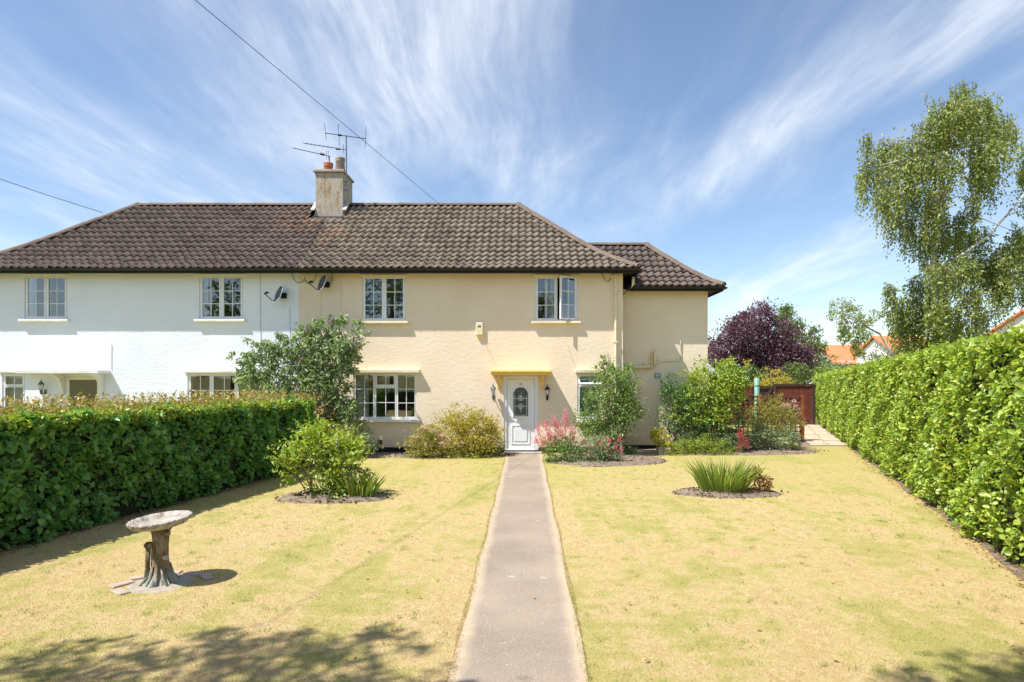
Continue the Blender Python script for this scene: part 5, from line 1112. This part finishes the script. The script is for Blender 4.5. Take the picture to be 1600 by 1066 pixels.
leaves('foliage', 'leaf_pear', t, *(lambda P, d: (P, d+rdir(len(P)), rdir(len(P))+[0,-.3,.6]))(*blob_points([C(1240,650,20.7,12,.15), C(1230,640,20.7,9,.15), C(1245,665,20.7,12,.15)], 420)), np.full(420,.055))
for px, py in ((1241,627),(1224,633),(1232,634),(1243,634),(1247,640)):
    q = at(px, py, 20.6); k = 50; d = rdir(k); leaves('bloom', 'petal_rose', t, np.array(q)+d*.03, d+rdir(k)*.4, rdir(k), np.full(k,.05), .9)
MB().tube([(X(1240,20.7),20.7,-.02),(X(1238,20.7),20.75,.8),at(1241,630,20.6)], .01, 5).build('stem', 'grey_stem', t)
t = thing('green_post', (X(1182.5,22), 22, 0), 'pale green plastic tube standing behind the trellis by the gate', 'post')
MB().lathe([(.085,0),(.085,Z(591,22)),(.07,Z(591,22)+.005),(.0,Z(591,22)+.006)], 14, (X(1182.5,22), 22, 0)).build('tube', 'green_plastic', t, smooth=True); MB().lathe([(.092,Z(604,22)),(.092,Z(604,22)+.05)], 14, (X(1182.5,22), 22, 0)).build('collar', 'green_plastic', t, smooth=True)
t = thing('garden_shed', (X(1115,24), 24.6, 0), 'grey sloping shed roof showing behind the lime shrub', 'shed')
B('wall', 'dark_wood', t, (5.7, 7.2, 24, 26, -.05, 2.2)); MB().prism([(5.6,23.8,2.2),(7.2,23.8,2.2),(7.05,24.9,2.62),(5.6,24.9,2.62)], None, (0,.02,.05)).build('roof', 'shed_roof', t)

# ------------------------------------------------------------------ trees
def tree(name, label, base, trunk, r0, clumps, n, size, mat, bark='bark', wid=.6, limbs=None, hang=0., shell=.25, up=.3, group=None):
    t = thing(name, base, label, 'tree', group)
    tp = [Vector(q) for q in trunk]; k = len(tp)
    MB().tube(tp, [r0*(1-.85*i/(k-1)) for i in range(k)], 9).build('trunk', bark, t, smooth=True)
    P, d = blob_points(clumps, n, shell)
    if hang: P[:, 2] -= hang*RNG.random(n)**1.5
    A = d*.4+rdir(n)*.7+np.array([0,0,-.5 if hang else 0]); Nn = d*.4+rdir(n)*.6+np.array([0,0,up])
    leaves('crown', mat, t, P, A, Nn, size*(.65+.7*RNG.random(n)), wid)
    mb = MB()
    for i, c in enumerate(clumps[:limbs or len(clumps)]):
        e = Vector(c[:3]); cand = [q for q in tp if q.z < e.z+.3] or [tp[0]]; s_ = min(cand, key=lambda q: (q-e).length + .6*abs(e.z-q.z)*(q.z > e.z)); mid = s_.lerp(e, .5)+Vector((random.uniform(-.1,.1), random.uniform(-.1,.1), .18*(e-s_).length))
        L_ = (e-s_).length; MB().tube([s_, mid, e], [r0*.28*min(1,L_/2), r0*.16, r0*.05], 5).build('limb', bark, t, smooth=True)
    return t
YB_ = 22.0
bc = [(1505,140,22),(1480,168,28),(1530,165,28),(1560,190,26),(1578,205,14),(1450,200,24),(1503,205,32),(1545,230,30),(1420,228,26),(1383,232,26),(1354,216,10),(1360,262,20),(1395,272,30),(1440,255,28),(1480,258,26),(1538,268,26),(1345,272,9),(1385,305,22),(1425,302,26),(1400,338,20),(1432,350,22),(1452,325,20),(1455,378,26),(1500,372,24),(1530,368,22),(1500,340,12),(1470,420,28),(1502,420,28),(1540,412,28),(1575,392,28),(1592,365,22),(1598,425,24),(1562,450,20),(1522,462,22),(1430,440,16),(1412,472,18),(1440,482,26),(1480,492,28),(1420,512,24),(1460,528,24),(1500,512,18),(1445,548,22),(1480,545,22),(1465,300,16),(1470,350,18),(1458,450,24),(1466,480,24),(1530,495,20),(1555,420,22),(1390,450,12),(1400,490,14),(1520,310,14),(1470,210,20),(1510,170,20)]
cl = [C(a, c, YB_+random.uniform(-1.0,1.0), r*.92, r*.028) for a, c, r in bc]
tr_ = [at(1472,700,YB_), at(1470,520,YB_), at(1456,430,YB_), at(1464,360,YB_), at(1469,318,YB_), at(1475,280,YB_), at(1488,220,YB_), at(1496,180,YB_)]
tr_[0].z = -.2
bt = tree('birch_tree', 'tall silver birch with drooping sprays behind the sunlit hedge', (tr_[0].x, YB_, 0), tr_, .11, cl, 17000, .115, 'leaf_birch', 'birch_bark', .6, None, .8, .0)
# hanging strands and the twigs that carry them
P = []; TB = []; TD = []; TLn = []
for c in cl:
    for k in range(max(3, int(c[3]*80))):
        a = random.uniform(0, 6.28); r = c[3]*math.sqrt(random.random()); L_ = random.uniform(.4,1.5); n = int(L_/.05); x_, y_, z_ = c[0]+r*math.cos(a), c[1]+r*math.sin(a)*.8, c[2]+random.uniform(-.2,.5)*c[5]; TB.append((x_, y_, z_+.05)); TD.append((0., 0., -1.)); TLn.append(L_)
        TB.append((c[0], c[1], c[2]+.1)); TD.append((x_-c[0], y_-c[1], z_-c[2]+.001)); TLn.append(math.dist((x_, y_, z_), c[:3]))
        f = np.linspace(0,1,n)[:,None]; P.append(np.array([x_,y_,z_])+f*np.array([random.uniform(-.12,.12), random.uniform(-.1,.1), -L_])+RNG.normal(size=(n,3))*.022)
P = np.concatenate(P); n = len(P); leaves('hanging_sprays', 'leaf_birch', bt, P, rdir(n)*.6+[0,0,-.7], rdir(n)+[0,-.3,.2], .088*(.7+.6*RNG.random(n)), .6)
TLn = np.array(TLn); V, F, k = leaf_arrays(np.array(TB), np.array(TD), rdir(len(TB)), TLn, .0, 0, 'blade')
Sd_ = unit(np.cross(np.array(TD), rdir(len(TB))))*.007; V = V.reshape(-1, 3, 3); V[:, 0] -= Sd_; V[:, 1] += Sd_
setp(link('twigs', np_mesh('twigs', V.reshape(-1, 3)-np.array(WLOC[bt.name]), F, np.zeros(len(V)*3)), bt, None, 'bark'), kind='stuff')
MB().tube([at(1462,425,YB_), at(1500,400,YB_-.3), at(1540,372,YB_-.5), at(1575,335,YB_-.6), at(1606,296,YB_-.7)], [.05,.048,.042,.035,.025], 7).build('limb', 'birch_bark', bt, smooth=True)
MB().tube([at(1469,318,YB_), at(1482,285,YB_-.3), at(1500,262,YB_-.5)], [.06,.045,.02], 6).build('limb', 'birch_bark', bt, smooth=True)
cl2 = [C(1597,235,22.5,10), C(1598,265,22.5,12), C(1600,400,22.5,20), C(1604,460,22.5,20), C(1606,250,22.5,18), C(1615,300,22.5,26), C(1640,270,22.5,30), C(1660,340,22.5,36), C(1630,380,22.5,30)]
tree('birch_tree', 'second birch whose leafy branch tips reach in beside the tall silver birch', (19.5, 23, 0), [(19.5,23,-.2),(19.3,23,3),(19,22.9,6),(18.6,22.7,9)], .14, cl2, 5200, .10, 'leaf_birch', 'birch_bark', hang=.4)
YL = 27.; lb = [(1312,478,14),(1328,500,20),(1302,494,10),(1345,520,14),(1350,498,14),(1368,490,8),(1322,520,12),(1340,545,10),(1310,508,10),(1335,475,8)]
cl3 = [C(a, c, YL+random.uniform(-.4,.4), r, .5) for a, c, r in lb]; q0 = at(1372,560,YL)
tree('young_birch_tree', 'small leaning pale tree in front of the distant orange roofs', (at(1400,640,YL).x, YL, 0), [(at(1400,640,YL).x,YL,-.1), tuple(at(1398,560,YL)), tuple(at(1375,522,YL)), tuple(at(1352,510,YL)), tuple(at(1335,497,YL))], .08, cl3, 3000, .09, 'leaf_birch', 'birch_bark', hang=.25)
YP = 34.
pc = [(1185,500,26),(1165,515,26),(1205,515,28),(1140,530,28),(1180,540,36),(1225,540,30),(1125,555,22),(1155,565,36),(1200,570,40),(1240,560,28),(1258,555,16),(1245,580,22),(1120,580,18),(1175,590,30),(1215,595,30),(1192,482,12),(1168,495,14),(1146,512,14),(1130,535,14)]
tree('plum_tree', 'dark purple-leaved plum tree behind the fence', (X(1190,YP), YP, 0), [(X(1190,YP),YP,-.1),(X(1190,YP),YP,1.2),(X(1188,YP),YP,2.6),(X(1186,YP),YP,4.2)], .16, [C(a,c,YP+random.uniform(-.8,.8),r,r*.04) for a,c,r in pc], 30000, .12, 'leaf_plum', shell=.3)
def bg_tree(px, Y, cls, n, size, mat, label, name='background_tree'):
    b0 = (X(px,Y), Y, 0); top = min(c[1] for c in cls); zt_ = Z(top, Y)
    return tree(name, label, b0, [(b0[0],Y,-.1),(b0[0]+.1,Y,zt_*.35),(b0[0]-.05,Y,zt_*.65),(b0[0],Y,zt_*.9)], .12*Y/30, [C(a,c,Y+random.uniform(-.6,.6),r,r*Y/900) for a,c,r in cls], n, size, mat, shell=.2)
bg_tree(1228, 46, [(1228,485,12),(1222,500,16),(1238,505,16),(1230,520,20),(1215,535,18),(1245,535,20)], 5200, .15, 'leaf_tree', 'green round-topped tree rising behind the purple plum tree')
bg_tree(1272, 42, [(1272,520,12),(1268,540,16),(1280,545,16),(1275,560,18),(1262,575,18),(1290,572,14),(1282,590,16)], 5200, .13, 'leaf_tree', 'loose light green tree between the plum tree and the orange roof')
bg_tree(1112, 40, [(1112,540,12),(1105,560,16),(1118,570,14),(1110,585,20)], 2500, .14, 'leaf_plum', 'small purple tree beside the extension corner')
shrub('golden_shrub', (X(1206,31), 31, 0), 'golden yellow shrub showing above the fence and gate', [C(1205,600,31,22,.6), C(1190,602,31,14,.5), C(1222,600,31,14,.5), C(1168,565,31,4,.15), C(1166,575,31,5,.15)], 2400, .09, 'leaf_gold', 5)
for px, label in ((1130, 'dark green bush behind the fence below the plum tree, nearest the shed'), (1245, 'mid-green bush behind the red-brown fence under the plum tree'), (1165, 'dark green bush behind the gate under the plum tree')):
    Yq = 32.; shrub('background_bush', (X(px,Yq), Yq, 0), label, [C(px,590,Yq,22,.7), C(px+18,600,Yq,18,.6), C(px-16,602,Yq,18,.6), C(px+8,580,Yq,12,.4)], 2600, .10, 'leaf_dark' if px != 1245 else 'leaf_tree', 5)
shrub('background_bush', (X(1290,34), 34, 0), 'pale green bush above the far end of the sunlit hedge', [C(1290,590,34,22,.8), C(1275,582,34,14,.5), C(1308,585,34,16,.5), C(1330,588,34,14,.5)], 2600, .11, 'leaf_grey', 5)
shrub('background_bush', (X(1400,30), 30, 0), 'rounded green bush behind the hedge below the silver birch', [C(1400,560,30,26,.8), C(1375,565,30,18,.6), C(1425,555,30,22,.7), C(1455,560,30,26,.8)], 3400, .10, 'leaf_tree', 5)
# far row of trees closing the horizon
for k, px in enumerate((1340, 1420, 1500, 1580, 1660)):
    bg_tree(px, 120., [(px,575,14),(px-16,580,14),(px+16,580,14),(px+4,566,9)], 2200, .5, 'leaf_tree', ['low far tree beyond the first orange roof','low far tree between the two orange-roofed houses','low far tree seen through the silver birch','low far tree right of the silver birch trunk','low far tree beyond the gable of the near orange roof'][k])

# ------------------------------------------------------------------ distant houses
def far_house(label, x0, x1, y0, y1, ze, zr, axis='x', chim_=None, wins=()):
    t = thing('distant_house', ((x0+x1)/2, y0, 0), label, 'house'); m = MB(); m.box(x0, x1, y0, y1, -.1, ze)
    ym, xm = (y0+y1)/2, (x0+x1)/2
    if axis == 'x':
        for xq in (x0, x1-.02): m.prism([(xq,y0,ze+.001),(xq,y1,ze+.001),(xq,ym,zr-.12)], None, (.02,0,0))
        rf = [[(x0-.3,y0-.4,ze-.1),(x1+.3,y0-.4,ze-.1),(x1+.3,ym,zr),(x0-.3,ym,zr)], [(x0-.3,y1+.4,ze-.1),(x1+.3,y1+.4,ze-.1),(x1+.3,ym,zr),(x0-.3,ym,zr)]]
    else:
        for yq in (y0, y1-.02): m.prism([(x0,yq,ze+.001),(x1,yq,ze+.001),(xm,yq,zr-.12)], None, (0,.02,0))
        rf = [[(x0-.4,y0-.3,ze-.1),(x0-.4,y1+.3,ze-.1),(xm,y1+.3,zr),(xm,y0-.3,zr)], [(x1+.4,y0-.3,ze-.1),(x1+.4,y1+.3,ze-.1),(xm,y1+.3,zr),(xm,y0-.3,zr)]]
    m.build('wall', 'far_wall', t); mr = MB()
    for q in rf: mr.add(q, [(0,1,2,3)])
    r = mr.build('roof', 'far_roof', t); so = r.modifiers.new('s', 'SOLIDIFY'); so.thickness = .15
    if chim_: B('chimney', 'far_brick', r, (chim_[0]-.5, chim_[0]+.5, ym-.4, ym+.4, zr-1, chim_[1]))
    for xa, za in wins:
        w = B('window', 'white_plastic', t, (xa-.55, xa+.55, y0-.05, y0-.003, za, za+1.2)); B('pane', 'dark_pane', w, (xa-.46, xa-.04, y0-.06, y0-.051, za+.09, za+1.11), (xa+.04, xa+.46, y0-.06, y0-.051, za+.09, za+1.11))
    return t
Yh = 75.
far_house('white cottage with long orange tiled roof seen over the far end of the hedge', X(1306,Yh), X(1375,Yh), Yh, Yh+8, Z(569,Yh), Z(541,Yh+4), 'x', (X(1338,Yh+4), Z(534,Yh+4)), [(X(1316,Yh), Z(580,Yh)), (X(1328,Yh), Z(580,Yh)), (X(1345,Yh), Z(580,Yh))])
Yh = 62.
far_house('white gabled house with orange roof partly hidden by the birch', X(1398,Yh), X(1470,Yh), Yh, Yh+7, Z(552,Yh), Z(527,Yh+3.5), 'x', (X(1400,Yh+3.5), Z(519,Yh+3.5)), [(X(1420,Yh), Z(572,Yh))])
Yh = 42.
far_house('orange-roofed house with white gable just right of the birch', 35.4, 48., Yh, Yh+7, Z(512,Yh), Z(486,Yh+3.5), 'x', None, [(38., 3.2)])

# ------------------------------------------------------------------ trees around the camera: they shade the lawn and are mirrored in the windows
sv = SUN_TRAVEL/(-SUN_TRAVEL.z)
spots = [(-3.6,5.05,.30),(-3.1,4.75,.40),(-2.6,5.0,.34),(-2.7,5.35,.16),(-2.1,4.95,.42),(-1.6,4.75,.36),(-1.7,5.25,.25),(-1.15,4.95,.36),(-.95,4.65,.3),(-1.9,5.3,.15),(-3.9,4.5,.5),(-3.2,4.3,.5),(-2.3,4.35,.5),(-1.4,4.2,.5),(-.6,4.35,.28),(2.75,4.35,.35),(3.1,4.55,.30),(3.5,4.7,.30),(3.3,4.2,.5),(2.4,4.0,.4),(3.9,4.75,.35),(-1.3,5.3,.12)]
cl = []
for gx, gy, r in spots:
    h = random.uniform(6.2, 8.2) if gx < 1 else random.uniform(7.5, 9.0); cl.append((gx-sv.x*h, gy-sv.y*h, h, r*1.0, r*.9, r*1.1))
cl += [(-6+random.uniform(-2.5,2.5), -.5+random.uniform(-2.2,2.0), random.uniform(6.5,10.5), 1.0, 1.0, .9) for k in range(16)]
keep_ = lambda c: c[2]-c[5]-.3 > CAMZ+.60*max(0., c[1]+c[4])+.2
low = [c for c in cl[:len(spots)] if keep_(c)]; cl = [c for c in cl if keep_(c)]
gt = tree('garden_tree', 'broad tree standing beside the photographer, shading the front of the lawn', (-6.2,-1.5,0), [(-6.2,-1.5,-.2),(-6.1,-1.4,2.5),(-5.8,-1,5),(-5.4,-.6,7.5),(-5.2,-.4,9.5)], .26, cl, 7000, .10, 'leaf_tree', shell=.2)
P, d = blob_points(low, 2600, .0, 12); leaves('outer_sprays', 'leaf_tree', gt, P, d+rdir(len(P))*.6, rdir(len(P))+[0,0,.7], .10*(.7+.6*RNG.random(len(P))), .6)
for k, (tx, ty, hgt, sp_) in enumerate(((-22,-12,9,3.6), (-13,-15,11.5,3.6), (-6.5,-13,8.5,2.8), (1.8,-16,11,3.0), (7.5,-14,8,2.6), (-32,-15,11,4.2), (15,-15,9.5,3.6))):
    cs = [(tx+random.uniform(-.75,.75)*sp_, ty+random.uniform(-.5,.5)*sp_, hgt*random.uniform(.35,.95), sp_*.42, sp_*.42, sp_*.36) for q in range(16)]
    tree('lane_tree', ['spreading tree opposite the white house', 'tall tree opposite the party wall', 'small tree opposite the cream house', 'tall tree opposite the front door', 'small tree opposite the extension', 'tall tree at the far left of the lane', 'tree at the right end of the lane'][k] + ', mirrored in the windows', (tx, ty, 0), [(tx,ty,-.2),(tx+.1,ty,hgt*.3),(tx-.1,ty,hgt*.6),(tx,ty,hgt*.9)], .2, cs, 2600, .30, 'leaf_tree', shell=.15)
hedge('lane_hedge', 'low hedge along the lane behind the photographer, mirrored in the windows', (14, -5), (-14, -5), .9, 1.3, 1.3, 6000, .12, 'leaf_hedge_dark', -1, 'leaf_hedge_tip', 0, .1, nparts=0)

# ------------------------------------------------------------------ grass
def grass(n, y0, y1, hmin, hmax, wd):
    Yv = 1/np.sqrt(RNG.random(n)*(1/y0**2-1/y1**2)+1/y1**2) if False else y0*(y1/y0)**RNG.random(n)
    lo = np.maximum(-.86*Yv-.3, -6.35+.183*(Yv-7.7)+.1); hi = np.minimum(.80*Yv+.3, 5.25+.355*(Yv-6.75)-.02); Xv = lo+(hi-lo)*RNG.random(n)
    ok = ~((Xv > PX0+.0) & (Xv < PX1-.0)) & ~(((Xv+3.40)/.97)**2+((Yv-11.35)/.6)**2 < 1) & ~(((Xv-3.70)/.95)**2+((Yv-11.75)/.5)**2 < 1) & ~(((Xv-bx)/.32)**2+((Yv-by)/.30)**2 < 1)
    ok &= ~((Yv > 16.9) & (Xv < 2.4)) & ~(((Xv-2.0)/1.5)**2+((Yv-16.45)/1.25)**2 < 1); Xv, Yv = Xv[ok], Yv[ok]; n = len(Xv)
    P = np.stack([Xv, Yv, np.full(n, -.004)], 1); A = rdir(n)*[.9,.9,0]; A[:,2] = .35+.6*RNG.random(n)
    return P, A, hmin+(hmax-hmin)*RNG.random(n), wd
gb_ = thing('lawn_grass', (0, 8, 0), 'short dry yellow-green mown grass of the front lawn', 'grass'); gb_['kind'] = 'stuff'
for nm, args in (('near_blades', (330000, 4.1, 8.5, .007, .020, .17)), ('far_blades', (150000, 8.5, 19.5, .010, .026, .22))):
    P, A, L_, wd = grass(*args); leaves(nm, 'grass_blade', gb_, P, A, rdir(len(P)), L_, wd, 0, 'blade')
nt_ = 420; ty = 4.3*(16/4.3)**RNG.random(nt_); tx = np.maximum(-.84*ty, -6.2+.183*(ty-7.7)) + RNG.random(nt_)*(np.minimum(.79*ty, 5.0+.355*(ty-6.75))-np.maximum(-.84*ty, -6.2+.183*(ty-7.7)))
okt = (tx < PX0-.05) | (tx > PX1+.05); tx, ty = tx[okt], ty[okt]; k = 26
P = np.repeat(np.stack([tx, ty, np.zeros(len(tx))-.003], 1), k, 0) + RNG.normal(size=(len(tx)*k, 3))*[.035,.035,0]; A = rdir(len(P))*[.8,.8,0]; A[:,2] = .5+.5*RNG.random(len(P))
leaves('grass_tufts', 'leaf_blade', gb_, P, A, rdir(len(P)), .015+.028*RNG.random(len(P)), .14, 0, 'blade')
# ragged grass along the path edges
n = 8000; Yv = 4.2*(17/4.2)**RNG.random(n); sd = RNG.random(n) < .5; Xv = np.where(sd, PX0-.03+.05*RNG.random(n)**1.5+.02*np.sin(Yv*3.1)*RNG.random(n), PX1+.03-.05*RNG.random(n)**1.5+.02*np.sin(Yv*2.3)*RNG.random(n))
A = rdir(n)*[.8,.8,0]; A[:,0] += np.where(sd, .5, -.5); A[:,2] = .5+.5*RNG.random(n); leaves('edge_blades', 'grass_blade', gb_, np.stack([Xv, Yv, np.zeros(n)], 1), A, rdir(n), .010+.022*RNG.random(n), .18, 0, 'blade')
n = 160; Yv = 4.3*(15/4.3)**RNG.random(n); Xv = np.where(RNG.random(n) < .6, 5.2+.355*(Yv-6.75)-RNG.random(n)**2*1.6, -3+8*RNG.random(n))
o = leaves('fallen_leaves', 'leaf_dead', None, np.stack([Xv, Yv, np.full(n,.012)], 1), rdir(n)*[1,1,.15], rdir(n)*.3+[0,0,1], .03+.03*RNG.random(n), .6, .15, loc=(0,0,0)); setp(o, 'scattered small brown fallen leaves on the lawn', 'leaves')
print('objects', len(bpy.data.objects), 'tris', sum(len(o.data.polygons) for o in bpy.data.objects if o.type == 'MESH'))
